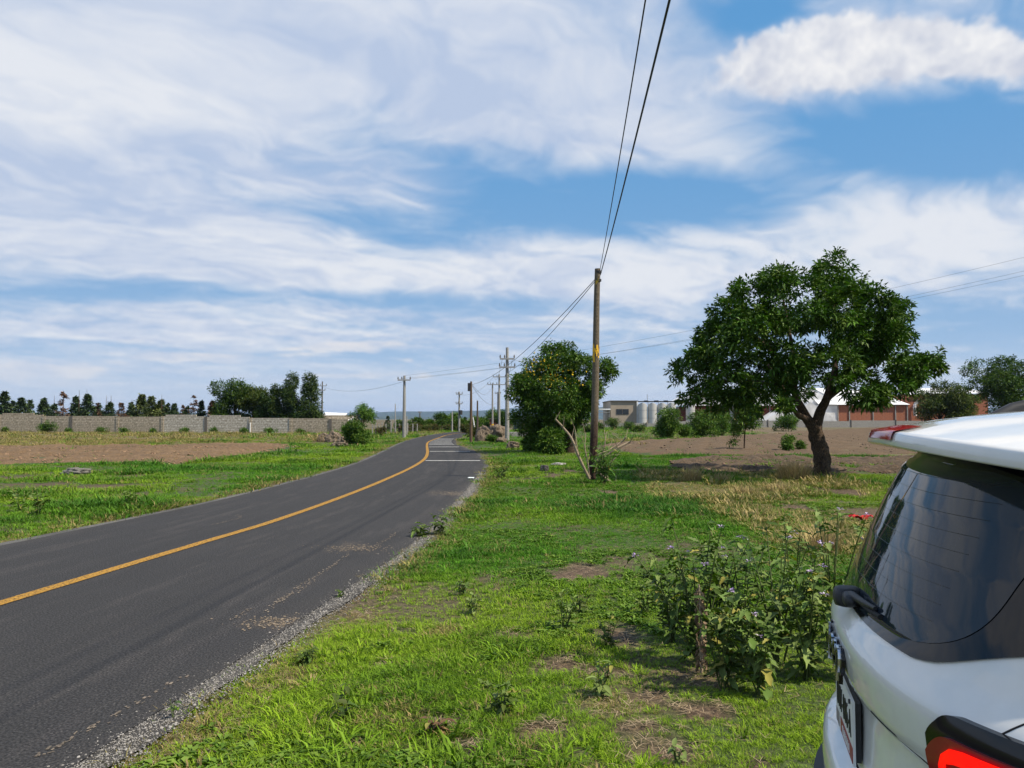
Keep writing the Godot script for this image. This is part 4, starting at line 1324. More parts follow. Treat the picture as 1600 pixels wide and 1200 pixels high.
func build_right_side() -> void:
	var d := 168.0
	# boundary wall in front of the works
	var pw := thing("boundary_wall", "low pale concrete boundary wall in front of the warehouses", "wall", AT(1250, 660, 150) * Vector3(1, 0, 1))
	var cuts := [905, 1010, 1060, 1120, 1200, 1260, 1330, 1400, 1470, 1560, 1700]
	for k in cuts.size() - 1:
		wall_box(pw, "wall_panel", M.concrete, cuts[k] + 0.6, cuts[k + 1] - 0.6, (661.0 if k < 2 else 657.0) + (k % 3) * 0.5, 671, 150, 0.3)
		wall_box(pw, "pillar", M.concrete_dark, cuts[k] - 0.6, cuts[k] + 0.6, 656.0 if k > 1 else 660.0, 671, 150, 0.4, 0.1)
	# beige office with a window
	var of := thing("beige_building", "plain beige flat-roofed building with one dark window beside the tanks", "building", AT(975, 660, d) * Vector3(1, 0, 1))
	wall_box(of, "wall", M.beige, 954, 996, 627, 668, d, 14.0)
	wall_box(of, "roof", M.concrete_dark, 953, 997, 625.8, 627.1, d, 14.6, 0.3)
	wall_box(of, "corner_column", M.wall_white, 994.5, 997, 627.5, 668, d, 0.4, 0.35)
	for w in [[963.5, 972], [973.2, 982]]:
		var wn := MB.new()
		var a := AT(w[0], 639.5, d) - of.position
		var b := AT(w[1], 647, d) - of.position
		wn.box(Vector3((a.x + b.x) * 0.5, (a.y + b.y) * 0.5, 0.03), Vector3(b.x - a.x + 0.14, a.y - b.y + 0.14, 0.1))
		var fr := put(wn, "window", M.concrete_dark, of)
		var pn := MB.new()
		pn.box(Vector3((a.x + b.x) * 0.5, (a.y + b.y) * 0.5, 0.085), Vector3(b.x - a.x, a.y - b.y, 0.03))
		put(pn, "pane", M.pane_dark, fr)
	# small canopy left of it
	var cp := thing("steel_canopy", "open steel canopy with white roof beside the beige building", "canopy", AT(930, 660, d) * Vector3(1, 0, 1))
	wall_box(cp, "roof", M.roof_white, 915, 954, 638.5, 640.5, d, 6.0)
	for u in [917, 926, 935, 944, 952]:
		wall_box(cp, "post", M.steel, u - 0.5, u + 0.5, 640.5, 668, d, 0.15, -0.1)
	wall_box(cp, "beam", M.steel, 916, 953, 644, 644.8, d, 0.12, 0.05)
	# tanks
	var rail := thing("tank_gantry", "dark steel gantry running along the tops of the silver tanks", "gantry", AT(1028, 660, d) * Vector3(1, 0, 1))
	wall_box(rail, "beam", M.dark, 997, 1066, 626.5, 628.3, d, 0.4, -0.6)
	for u in [1010, 1026, 1041, 1057]:
		wall_box(rail, "walkway_plate", M.dark, u - 2.5, u + 3.5, 625.5, 626.4, d, 1.0, -0.3)
		wall_box(rail, "post", M.steel, u + 3.2, u + 4.2, 628.3, 668, d, 0.2, -0.7)
	wall_box(rail, "mast", M.steel, 1011.5, 1012.2, 616, 625.4, d, 0.1, -0.3)
	var proto: Node3D = null
	for k in 5:
		var u := [1004.0, 1019.5, 1034.5, 1049.0, 1079.0][k] as float
		var p := AT(u, 660, d - 1.0)
		p.y = 0
		var t: Node3D
		if k == 0:
			t = thing("silver_tank", "tall silver cylindrical tank in the row beside the beige building", "tank", p, "silver tanks in a row")
			var hh := AT(0, 629.5, d).y
			var mb := MB.new()
			mb.tube([Vector3(0, 0.3, 0), Vector3(0, hh - 0.45, 0)], [0.98, 0.98], 28)
			put(mb, "shell", M.tank, t)
			var tp := MB.new()
			tp.tube([Vector3(0, hh - 0.45, 0), Vector3(0, hh - 0.15, 0), Vector3(0, hh, 0)], [0.97, 0.55, 0.16], 28)
			put(tp, "dome", M.tank, t)
			for y in [hh * 0.35, hh * 0.68]:
				var bd := MB.new()
				bd.tube([Vector3(0, y, 0), Vector3(0, y + 0.06, 0)], [1.0, 1.0], 28)
				put(bd, "hoop", M.steel, t)
			for a in 4:
				var lg := MB.new()
				lg.box(Vector3(cos(a * PI / 2 + 0.7) * 0.75, 0.16, sin(a * PI / 2 + 0.7) * 0.75), Vector3(0.16, 0.34, 0.16))
				put(lg, "leg", M.steel, t)
			proto = t
		else:
			t = proto.duplicate()
			t.name = numbered("silver_tank")
			add_child(t, true)
			t.position = p
			if k == 4:
				t.set_meta("label", "lone silver tank standing apart beside the red brick warehouse")
	# brick warehouses with white roofs
	var w1 := thing("brick_warehouse", "dark red brick warehouse with white roof behind the row of shrubs", "warehouse", AT(1150, 660, d) * Vector3(1, 0, 1))
	wall_box(w1, "wall", M.brick_dark, 1087, 1290, 634, 668, d + 2, 22.0)
	for u in [1105, 1141, 1178, 1198, 1235]: wall_box(w1, "column", M.concrete, u - 0.8, u + 0.8, 633.5, 668, d + 2, 0.3, 0.2)
	wall_box(w1, "door", M.steel, 1136, 1143, 637, 668, d + 2, 0.2, 0.08)
	for v in [[1065.0, 1150.0, 606.0], [1150.0, 1215.0, 604.0], [1215.0, 1300.0, 600.0]]:
		var mb := MB.new()
		var a := AT(v[0], 633.5, d + 2) - w1.position
		var b := AT(v[1], 633.5, d + 2) - w1.position
		var pk: float = AT(0, v[2], d + 2).y - a.y
		var fn := func(s: float, q: float) -> Vector3: return Vector3(lerpf(a.x, b.x, s), a.y + pk * sin(s * PI) * 0.75, 1.0 - q * 24.0)
		mb.grid(16, 2, fn)
		put(mb, "roof_vault", M.roof_white, w1)
		var gb := MB.new()
		for s in 16:
			var x0 := lerpf(a.x, b.x, s / 16.0)
			var x1 := lerpf(a.x, b.x, (s + 1) / 16.0)
			gb.quad(Vector3(x0, a.y - 0.1, 0.9), Vector3(x1, a.y - 0.1, 0.9), Vector3(x1, a.y + pk * sin((s + 1) / 16.0 * PI) * 0.75, 0.9), Vector3(x0, a.y + pk * sin(s / 16.0 * PI) * 0.75, 0.9))
		put(gb, "gable", M.wall_white, w1)
	# pale tent-like shed beside it
	var tent := thing("white_tent_roof", "white tent-shaped sheet roof close to the ground behind the tree trunk", "shed", AT(1240, 660, d - 6) * Vector3(1, 0, 1))
	for q in [[1196, 1246, 641], [1226, 1308, 628]]:
		var mb := MB.new()
		var a := AT(q[0], 657, d - 6) - tent.position
		var b := AT(q[1], 657, d - 6) - tent.position
		var top: float = AT(0, q[2], d - 6).y
		var mx := (a.x + b.x) * 0.5
		mb.quad(Vector3(a.x, a.y, 0), Vector3(mx, top, 0), Vector3(mx, top, -7), Vector3(a.x, a.y, -7))
		mb.quad(Vector3(mx, top, 0), Vector3(b.x, a.y, 0), Vector3(b.x, a.y, -7), Vector3(mx, top, -7))
		mb.quad(Vector3(a.x, a.y, 0), Vector3(b.x, a.y, 0), Vector3(mx, top, 0), Vector3(mx - 0.01, top, 0))
		mb.quad(Vector3(a.x, 0, -0.02), Vector3(b.x, 0, -0.02), Vector3(b.x, a.y, -0.02), Vector3(a.x, a.y, -0.02))
		put(mb, "roof_sheet", M.wall_white, tent)
	var w2 := thing("brick_warehouse", "orange brick panel warehouse with long white gable roof by the boundary wall", "warehouse", AT(1360, 660, d - 3) * Vector3(1, 0, 1))
	wall_box(w2, "wall", M.brick, 1309, 1417, 633, 668, d - 3, 20.0)
	wall_box(w2, "white_wall", M.wall_white, 1280, 1308.5, 633, 668, d - 3, 20.0)
	for u in [1309, 1327, 1364, 1399, 1417.5]: wall_box(w2, "column", M.concrete, u - 1.1, u + 1.1, 632, 668, d - 3, 0.3, 0.2)
	wall_box(w2, "beam", M.concrete, 1309, 1417, 632, 633.4, d - 3, 0.3, 0.15)
	var rf := MB.new()
	var ra := AT(1278, 632.2, d - 3) - w2.position
	var rb := AT(1420, 632.2, d - 3) - w2.position
	var rh: float = AT(0, 607, d - 3).y
	rf.quad(Vector3(ra.x, ra.y, 0.6), Vector3(rb.x, rb.y, 0.6), Vector3(rb.x - 3.6, rh, -9.5), Vector3(ra.x, rh + 0.6, -9.5))
	rf.quad(Vector3(rb.x, rb.y, 0.6), Vector3(rb.x, rb.y, -20), Vector3(rb.x - 3.6, rh, -9.5), Vector3(rb.x - 3.6, rh, -9.5))
	put(rf, "roof", M.roof_white, w2)
	var w3 := thing("brick_warehouse", "taller orange brick building with white roof and curved vent pipe", "warehouse", AT(1460, 660, d + 3) * Vector3(1, 0, 1))
	wall_box(w3, "wall", M.brick, 1419, 1545, 616, 668, d + 3, 16.0)
	var r3 := MB.new()
	var sa := AT(1412, 617, d + 3) - w3.position
	var sb := AT(1548, 614, d + 3) - w3.position
	r3.quad(Vector3(sa.x, sa.y, 0.6), Vector3(sb.x, sb.y, 0.6), Vector3(sb.x - 1.0, sa.y + 1.9, -9), Vector3(sa.x + 3.0, sa.y + 1.9, -9))
	put(r3, "roof", M.roof_white, w3)
	var pp := MB.new()
	var pts := []
	for q in [[1430, 650], [1429, 640], [1430, 632], [1434, 628], [1436, 626]]: pts.append(AT(q[0], q[1], d + 2.4) - w3.position)
	limb(pp, pts, 0.35, 0.35, 10)
	put(pp, "vent_pipe", M.wall_white, w3)
	# shrubs and young trees at the field's far side
	shrub("green_bush", "round dark green bush in front of the silver tanks", "bush", G(1043, 685), 2.7, 2.45, GREEN_MID, 900, 0.18)
	shrub("green_bush", "broad green bush in front of the brick warehouse", "bush", G(1098, 682), 3.2, 2.5, GREEN_MID, 900, 0.18)
	shrub("green_bush", "lighter green bush between the broad bush and slender tree", "bush", G(1130, 681), 2.4, 2.2, GREEN_FRESH, 520, 0.18)
	shrub("green_bush", "low green bush joining the round and broad bushes", "bush", G(1072, 684), 2.0, 1.0, GREEN_MID, 380, 0.16)
	shrub("green_bush", "dark bush directly behind the large tree's trunk", "bush", AT(1232, 668, 100) * Vector3(1, 0, 1), 6.0, 2.1, GREEN_MID, 600, 0.24)
	shrub("green_bush", "light green low bush in the ploughed field near the large trunk", "bush", G(1232, 705), 0.72, 0.85, GREEN_FRESH, 260, 0.10)
	shrub("green_bush", "small dark bush touching the light green one near the trunk", "bush", G(1252, 703), 0.62, 0.45, GREEN_MID, 180, 0.09)
	for q in [[935, 672, 4, 1.2], [960, 671, 3, 1.6], [985, 672, 3.4, 1.1], [1150, 674, 3.0, 1.0], [1000, 675, 3.0, 0.8], [920, 676, 3, 1.0]]:
		shrub("scrub_bush", "low olive scrub in front of the boundary wall", "bush", G(q[0], q[1]), q[2], q[3], OLIVE + GREEN_MID, 240, 0.2, "scrub by the boundary wall")
	var yt := thing("slender_tree", "slender young tree with drooping foliage standing in the ploughed field", "tree", G(1163, 702))
	var r := RandomNumberGenerator.new()
	r.seed = 88
	var ty := MB.new()
	limb(ty, [Vector3(0, -0.1, 0), Vector3(0.03, 0.6, 0), Vector3(0.08, 1.3, 0), Vector3(0.05, 2.0, 0)], 0.04, 0.015, 6)
	limb(ty, [Vector3(-0.05, -0.1, 0.1), Vector3(-0.03, 0.7, 0.1), Vector3(0.1, 1.4, 0.05)], 0.025, 0.012, 6)
	put(ty, "trunk", M.bark, yt)
	var bl := []
	for s in [[1165, 645, 18], [1175, 660, 14], [1158, 660, 15], [1150, 675, 8], [1146, 690, 5], [1166, 635, 10], [1180, 645, 10]]: bl.append([AT(s[0], s[1], 40.5) - yt.position, s[2] * 40.5 / FPX])
	put(crown(bl, 620, 9, 0.13, GREEN_MID, r, 0.2, -0.25), "crown", M.leaf, yt)
	for b in [[1470, 594, 94, 118.0, "rounded yellowish green tree in front of the brick building", OLIVE, 2000], [1572, 560, 130, 104.0, "large dark green tree behind the white car's roof", GREEN_DARK, 2200], [1700, 570, 140, 110.0, "dark green tree beside the large one behind the car", GREEN_DARK, 700], [1512, 612, 40, 125.0, "smaller green tree between the yellowish and the large one", GREEN_MID, 300]]:
		var p := AT(b[0], 660, b[3])
		p.y = 0
		leafy_tree("field_tree", b[4], p, b[2] * b[3] / FPX, AT(0, b[1], b[3]).y, b[5], b[6], 0.34, "", 0.1)

# ---------------------------------------------------------------- poles and wires
func wire(t: Node3D, a: Vector3, b: Vector3, sag: float, rad: float, m: Material) -> void:
	var path := []
	var rr := []
	var n := 28
	for k in n + 1:
		var f := float(k) / n
		var p := a.lerp(b, f)
		p.y -= sag * 4.0 * f * (1.0 - f)
		path.append(p - t.position)
		rr.append(rad)
	var mb := MB.new()
	mb.tube(path, rr, 5, false)
	put(mb, "wire", m, t)

func utility_pole(label: String, u: float, vtop: float, d: float, arms: Array, m: Material, rad := 0.15, called := "utility_pole", yellow := false) -> Node3D:
	var p := AT(u, 660, d)
	p.y = 0
	var h := AT(0, vtop, d).y
	var t := thing(called, label, "pole", p)
	var mb := MB.new()
	mb.tube([Vector3(0, -0.3, 0), Vector3(0, h * 0.5, 0), Vector3(0, h, 0)], [rad, rad * 0.85, rad * 0.62], 10)
	put(mb, "shaft", m, t)
	for a in arms:
		var y := AT(0, a[0], d).y
		var hw: float = a[1] * d / FPX * 0.5
		var cx: float = a[2] * d / FPX if a.size() > 2 else 0.0
		var am := MB.new()
		am.box(Vector3(cx, y, rad + 0.02), Vector3(hw * 2.0, 0.11, 0.11))
		var ao := put(am, "crossarm", M.steel, t)
		for s in [-0.95, -0.35, 0.95]:
			var im := MB.new()
			im.tube([Vector3(cx + hw * s, y + 0.055, rad + 0.02), Vector3(cx + hw * s, y + 0.14, rad + 0.02), Vector3(cx + hw * s, y + 0.2, rad + 0.02), Vector3(cx + hw * s, y + 0.3, rad + 0.02)], [0.03, 0.06, 0.045, 0.025], 8)
			put(im, "insulator", M.concrete_dark, ao)
	if yellow:
		var ym := MB.new()
		ym.tube([Vector3(0, 0.0, 0), Vector3(0, 0.95, 0)], [rad + 0.02, rad + 0.012], 10)
		put(ym, "yellow_band", mat(lin(0.75, 0.42, 0.02), 0.6), t)
	return t

func build_poles() -> void:
	# wooden pole near by
	var wd := -G(925, 751).z
	var base := G(925, 751)
	var top := AT(935, 420, wd)
	var t := thing("wooden_pole", "weathered wooden utility pole with yellow painted band and tied branches", "pole", base)
	var path := []
	var rad := []
	var mb := MB.new()
	var n := 24
	var bs := mb.v.size()
	for k in n + 1:
		var f := float(k) / n
		var c := (top - base) * f + Vector3(0.02 * sin(f * 5.0), 0, 0)
		var r := lerpf(0.105, 0.075, f)
		for j in 15:
			var a := TAU * (j % 14) / 14.0
			var o := Vector3(cos(a), 0, sin(a))
			var g := 1.0 + 0.05 * nf.get_noise_3d(cos(a) * 160.0, f * 60.0, sin(a) * 160.0)
			# stained dark at the foot, bleached grey above: a ragged tar line
			var w := sm(0.20, 0.34, f + 0.10 * nf.get_noise_3d(cos(a) * 120.0, f * 300.0, sin(a) * 120.0))
			mb.col = Color(0.075, 0.042, 0.03).lerp(Color(0.24, 0.20, 0.15), w)
			mb.vert(c + o * r * g, o)
	for k in n:
		for j in 14:
			var a := bs + k * 15 + j
			mb.tri(a, a + 1, a + 15); mb.tri(a + 1, a + 16, a + 15)
	mb.col = Color(0.2, 0.17, 0.13)
	var cc := mb.vert(top - base + Vector3(0, 0.01, 0), Vector3.UP)
	for j in 14: mb.tri(cc, bs + n * 15 + j + 1, bs + n * 15 + j)
	put(mb, "shaft", M.pole_wood, t)
	var yb := MB.new()
	for k in 26:       # flaking patches of yellow paint
		var a := rng.randf_range(0.2, 2.8)
		var f := 0.60 + rng.randfn(0, 0.018)
		var c := (top - base) * f
		var r := lerpf(0.105, 0.075, f) + 0.006
		var o := Vector3(cos(a), 0, sin(a))
		var s := Vector3(-o.z, 0, o.x) * rng.randf_range(0.012, 0.03)
		var up := Vector3.UP * rng.randf_range(0.02, 0.07)
		var q := c + o * r
		yb.quad(q + s - up, q - s - up, q - s * 0.8 + up, q + s * 0.7 + up * 1.2)
	put(yb, "yellow_paint", mat(lin(0.72, 0.42, 0.02), 0.7), t)
	for y in [0.985, 0.945]:
		var cl := MB.new()
		var c: Vector3 = (top - base) * y
		cl.tube([c + Vector3(0, -0.03, 0), c + Vector3(0, 0.03, 0)], [0.088, 0.088], 12)
		put(cl, "clamp", M.dark, t)
	# rag of yellow rope near the top
	var rp := MB.new()
	for k in 5: rp.tube([(top - base) * 0.955 + Vector3(0.0, -0.02 * k, 0.085), (top - base) * 0.945 + Vector3(-0.07, -0.05 - 0.02 * k, 0.06)], [0.008, 0.008], 5)
	put(rp, "rope", mat(lin(0.45, 0.32, 0.04), 0.8), t)
	# the same kind of pole behind the viewer, which carries the wires on
	var t2 := thing("wooden_pole", "weathered wooden utility pole behind the white car's tail", "pole", Vector3(-1.0, 0, 21.05))
	var m2 := MB.new()
	for vv in 1:
		m2.col = Color(0.22, 0.18, 0.14)
		m2.tube([Vector3(0, -0.3, 0), Vector3(0, 3, 0), Vector3(0, 5.9, 0)], [0.11, 0.095, 0.08], 12)
	put(m2, "shaft", M.pole_wood, t2)
	# overhead wires
	var span := thing("overhead_wires", "two thick black cables leaving the wooden pole's top overhead", "cable", top)
	wire(span, top + Vector3(0.03, -0.05, 0.08), Vector3(-1.25, 5.75, 21.0), 0.55, 0.0075, M.wire)
	wire(span, top + Vector3(0.04, -0.18, 0.08), Vector3(-0.75, 5.55, 21.0), 0.5, 0.0115, M.wire)
	var span2 := thing("overhead_wires", "two thin dark cables from the wooden pole down to the far poles", "cable", top)
	var wt := AT(736, 601, 52.0)
	wire(span2, top + Vector3(-0.09, -0.28, 0), wt, 0.55, 0.010, M.wire)
	wire(span2, top + Vector3(-0.09, -0.33, 0), AT(792, 583, 56.0), 0.30, 0.010, M.wire)
	# far poles
	var pl := utility_pole("pale concrete pole with one crossarm beside the wire fence", 631.5, 587, 66.0, [[594, 20]], M.concrete, 0.16)
	utility_pole("dark pole with two crossarms behind the twin cypresses", 503, 596, 118.0, [[603, 14], [610, 10]], M.concrete_dark, 0.14)
	var far := utility_pole("far concrete pole with crossarms and transformer at the road's end", 717.5, 612, 100.0, [[616, 10], [631, 10]], M.concrete, 0.15)
	var tr := MB.new()
	tr.tube([Vector3(0.2, AT(0, 648, 100).y, 0.25), Vector3(0.2, AT(0, 641, 100).y, 0.25)], [0.25, 0.25], 10)
	put(tr, "transformer", M.dark, far)
	utility_pole("short bare white pole beside the far road bend", 706.5, 643, 100.0, [], M.concrete, 0.12)
	utility_pole("tall concrete pole with two crossarms behind the boulders", 792.5, 543, 56.0, [[561, 23], [574, 25, -0.02]], M.concrete, 0.17)
	utility_pole("concrete pole with double crossarms before the small brown building", 780, 585, 100.0, [[589, 20], [601, 20]], M.concrete, 0.17)
	utility_pole("slim concrete pole with yellow painted foot by the brown building", 769.5, 599, 104.0, [[601, 15, -0.3]], M.concrete, 0.15, "utility_pole", true)
	utility_pole("grey pole with short crossarm close behind the double crossarm pole", 778, 613, 118.0, [[615, 9]], M.concrete_dark, 0.15)
	var dk := utility_pole("dark wooden pole with a black box at its top beside the boulder", 736, 596, 52.0, [], tri_mat(lin(0.10, 0.065, 0.04), null, null, 1.0), 0.11, "wooden_pole")
	var bx := MB.new()
	bx.box(Vector3(-0.12, AT(0, 605, 52).y, 0.12), Vector3(0.2, 0.55, 0.25))
	put(bx, "box", M.dark, dk)
	utility_pole("thin dark wooden pole just behind the boxed wooden pole", 746, 626, 58.0, [], tri_mat(lin(0.08, 0.06, 0.05), null, null, 1.0), 0.09, "wooden_pole")
	utility_pole("small far dark pole above the trees by the fence", 656, 643, 130.0, [[645, 5]], M.concrete_dark, 0.13)
	utility_pole("thin pale pole among the wire fence posts", 617.5, 631, 86.0, [], M.concrete, 0.07)
	utility_pole("short pale pole close beside the tall fence pole", 635.5, 650, 80.0, [], M.concrete, 0.08)
	var lean := thing("stay_post", "white leaning stay post propping the dark wooden pole", "post", G(744, 684))
	var lm := MB.new()
	lm.tube([Vector3(0, -0.1, 0), AT(739, 652, -lean.position.z) - lean.position], [0.07, 0.05], 8)
	put(lm, "shaft", M.wall_white, lean)
	# long thin power line crossing behind the trees
	var line := thing("power_line", "three thin power lines crossing the sky behind the large tree", "cable", Vector3.ZERO)
	var ends := [[640, 592, 66.0, 1900, 352], [631.5, 587, 66.0, 1900, 326], [623, 592, 66.0, 1900, 362]]
	for e in ends:
		wire(line, AT(e[0], e[1], e[2]), AT(e[3], e[4], 42.0), 1.0, 0.007, M.wire_grey)
	var line2 := thing("power_line", "thin power lines linking the far concrete poles", "cable", Vector3.ZERO)
	for e in [[785, 560, 56.0, 772, 588, 100.0], [801, 560, 56.0, 788, 588, 100.0], [738, 601, 52.0, 769, 603, 104.0], [738, 603, 52.0, 779, 625, 100.0], [772, 588, 100.0, 714, 616, 100.0], [640, 593, 66.0, 500, 603, 118.0]]:
		wire(line2, AT(e[0], e[1], e[2]), AT(e[3], e[4], e[5]), 0.9, 0.012, M.wire_grey)
	# dead branches and a leafy shoot tied round the near pole's foot
	var br := [[[[921, 748], [905, 715], [893, 685], [880, 668], [868, 655]], 0.034, "long dead branch leaning away from the wooden pole's foot towards the road"], [[[926, 728], [940, 716], [965, 700], [985, 690]], 0.034, "pale dead branch rising from the pole's foot towards the field"], [[[928, 728], [940, 742], [952, 752], [962, 760]], 0.034, "broken pale branch lying down from the pole's foot to the grass"], [[[930, 735], [934, 712], [950, 704], [972, 690], [978, 683]], 0.022, "thin brown twig branch beside the pole's leafy shoot"], [[[921, 745], [918, 720], [914, 700], [915, 680]], 0.016, "thin upright dead twig against the wooden pole"], [[[923, 745], [908, 722], [902, 700], [899, 672]], 0.014, "thin dead twig fanning out between the pole and the long branch"], [[[929, 738], [942, 708], [946, 690], [944, 672]], 0.014, "thin dead twig rising through the leafy shoot"], [[[930, 742], [955, 722], [975, 700], [989, 694]], 0.013, "thin dead twig lying along the pale rising branch"]]
	for b in br:
		var pts := []
		var o := AT(b[0][0][0], b[0][0][1], wd - 0.14)
		for k in b[0].size():
			var q: Array = b[0][k]
			pts.append(AT(q[0], q[1], wd - 0.14 - 0.10 * absf(sin(k * 2.1))) - o)
		var bm := MB.new()
		limb(bm, pts, b[1] * 1.2, b[1] * 0.7, 7, 0.15)
		for k in 4:
			var q: Vector3 = pts[1 + k % (pts.size() - 1)]
			bm.tube([q, q + Vector3(rng.randfn(0, 0.12), rng.randf_range(0.1, 0.35), rng.randfn(0, 0.12))], [b[1] * 0.4, 0.006], 5, false)
		var bo := put(bm, "dead_branch", M.deadwood)
		bo.position = o
		tag(bo, b[2], "branch")
	shoot_plant("leafy_shoot", "leafy green peach-like shoot growing at the wooden pole's foot", G(944, 757), 1.15, 12, 290, 0.23, 0.046, GREEN_FRESH, 31, "", 0, 0.5)
	var rope := MB.new()
	var rb := (AT(926, 728, wd) - base)
	rope.tube([rb + Vector3(0, -0.015, 0), rb + Vector3(0, 0.015, 0)], [0.115, 0.115], 12)
	put(rope, "tie_rope", mat(lin(0.55, 0.5, 0.42), 0.9), t)

# several stems with many long leaves: one part per leaf where they are large enough to see
func shoot_plant(called: String, label: String, base: Vector3, h: float, stems: int, leaves: int, ln: float, wd: float, cols: Array, seed_: int, group := "", flowers := 0, spreadk := 0.35, lobed := false) -> Node3D:
	var r := RandomNumberGenerator.new()
	r.seed = seed_
	var t := thing(called, label, "weed", base, group)
	var tops := []
	var lines := []
	for k in stems:
		var a := TAU * k / stems + r.randfn(0, 0.4)
		var lean := r.randf_range(0.1, 1.0) * spreadk * h
		var hh := h * r.randf_range(0.6, 1.0)
		var p0 := Vector3(r.randfn(0, 0.02), -0.03, r.randfn(0, 0.02))
		var p1 := Vector3(cos(a) * lean * 0.4, hh * 0.5, sin(a) * lean * 0.4)
		var p2 := Vector3(cos(a) * lean, hh, sin(a) * lean)
		var mb := MB.new()
		mb.col = Color(0.10, 0.13, 0.05)
		mb.tube([p0, p0.lerp(p1, 0.5), p1, p1.lerp(p2, 0.55) + Vector3(0, 0.02, 0), p2], [0.006 * h + 0.002, 0.005 * h + 0.002, 0.004 * h + 0.002, 0.003 * h + 0.001, 0.002], 5, false)
		put(mb, "stem", M.leaf, t)
		lines.append([p0, p1, p2])
		tops.append(p2)
	var kinds := []
	for k in 6:
		var mb := MB.new()
		mb.col = pick(cols, r) if k < 5 else Color(0.30, 0.28, 0.07)
		leaf_shape(mb, ln, wd, r, lobed)
		var me := mb.mesh()
		me.surface_set_material(0, M.leaf)
		kinds.append(me)
	for k in leaves:
		var l: Array = lines[k % lines.size()]
		var f := 0.12 + 0.88 * pow(r.randf(), 0.75)
		var p: Vector3 = l[0].lerp(l[1], f * 2.0) if f < 0.5 else l[1].lerp(l[2], f * 2.0 - 1.0)
		var a := r.randf() * TAU
		var lift := r.randf_range(-0.5, 0.65)
		var dir := Vector3(cos(a), lift, sin(a)).normalized()
		var s := dir.cross(Vector3(r.randfn(0, 0.25), 1, r.randfn(0, 0.25))).normalized()
		var nn := s.cross(dir).normalized()
		var sc := r.randf_range(0.45, 1.3) * (1.15 - 0.45 * f)
		piece(kinds[5 if r.randf() < 0.06 else r.randi() % 5], "leaf", t, Transform3D(Basis(s * sc, nn * sc, -dir * sc), p))
	for k in flowers:
		var mb := MB.new()
		var tp: Vector3 = tops[k % tops.size()] + Vector3(r.randfn(0, 0.03), r.randf_range(-0.02, 0.03), r.randfn(0, 0.03))
		for j in 14:
			mb.col = Color(0.30, 0.20, 0.46).lerp(Color(0.52, 0.46, 0.58), r.randf())
			var a := r.randf() * TAU
			var d := Vector3(cos(a), r.randf_range(-0.2, 0.9), sin(a)).normalized()
			mb.leaf(tp + d * 0.006, d, d.cross(Vector3.UP).normalized(), r.randf_range(0.015, 0.03), 0.013, 0.1, 0.1)
		put(mb, "flower", M.petal, t)
	return t

func leaf_shape(mb: MB, ln: float, wd: float, r: RandomNumberGenerator, lobed: bool) -> void:
	# along -z; wavy or lobed edge, a bent midrib and folded sides
	var n := 7
	var bend := r.randf_range(0.12, 0.5)
	var base := mb.v.size()
	for k in n + 1:
		var f := float(k) / n
		var w := wd * sin(PI * pow(f, 0.75)) * 0.5 + 0.001
		if lobed: w *= 1.0 + 0.38 * (1.0 if k % 2 else -1.0) * (1.0 - f * 0.5)
		var y := -bend * ln * f * f + 0.1 * ln * f
		var z := -ln * f
		var lift := w * 0.45 + (0.006 * r.randfn() if lobed else 0.0)
		mb.vert(Vector3(-w, y + lift, z), Vector3(0.35, 0.9, 0).normalized())
		mb.vert(Vector3(0, y, z), Vector3.UP)
		mb.vert(Vector3(w, y + lift, z), Vector3(-0.35, 0.9, 0).normalized())
	for k in n:
		var q := base + k * 3
		for j in 2:
			mb.tri(q + j, q + j + 3, q + j + 1); mb.tri(q + j + 1, q + j + 3, q + j + 4)

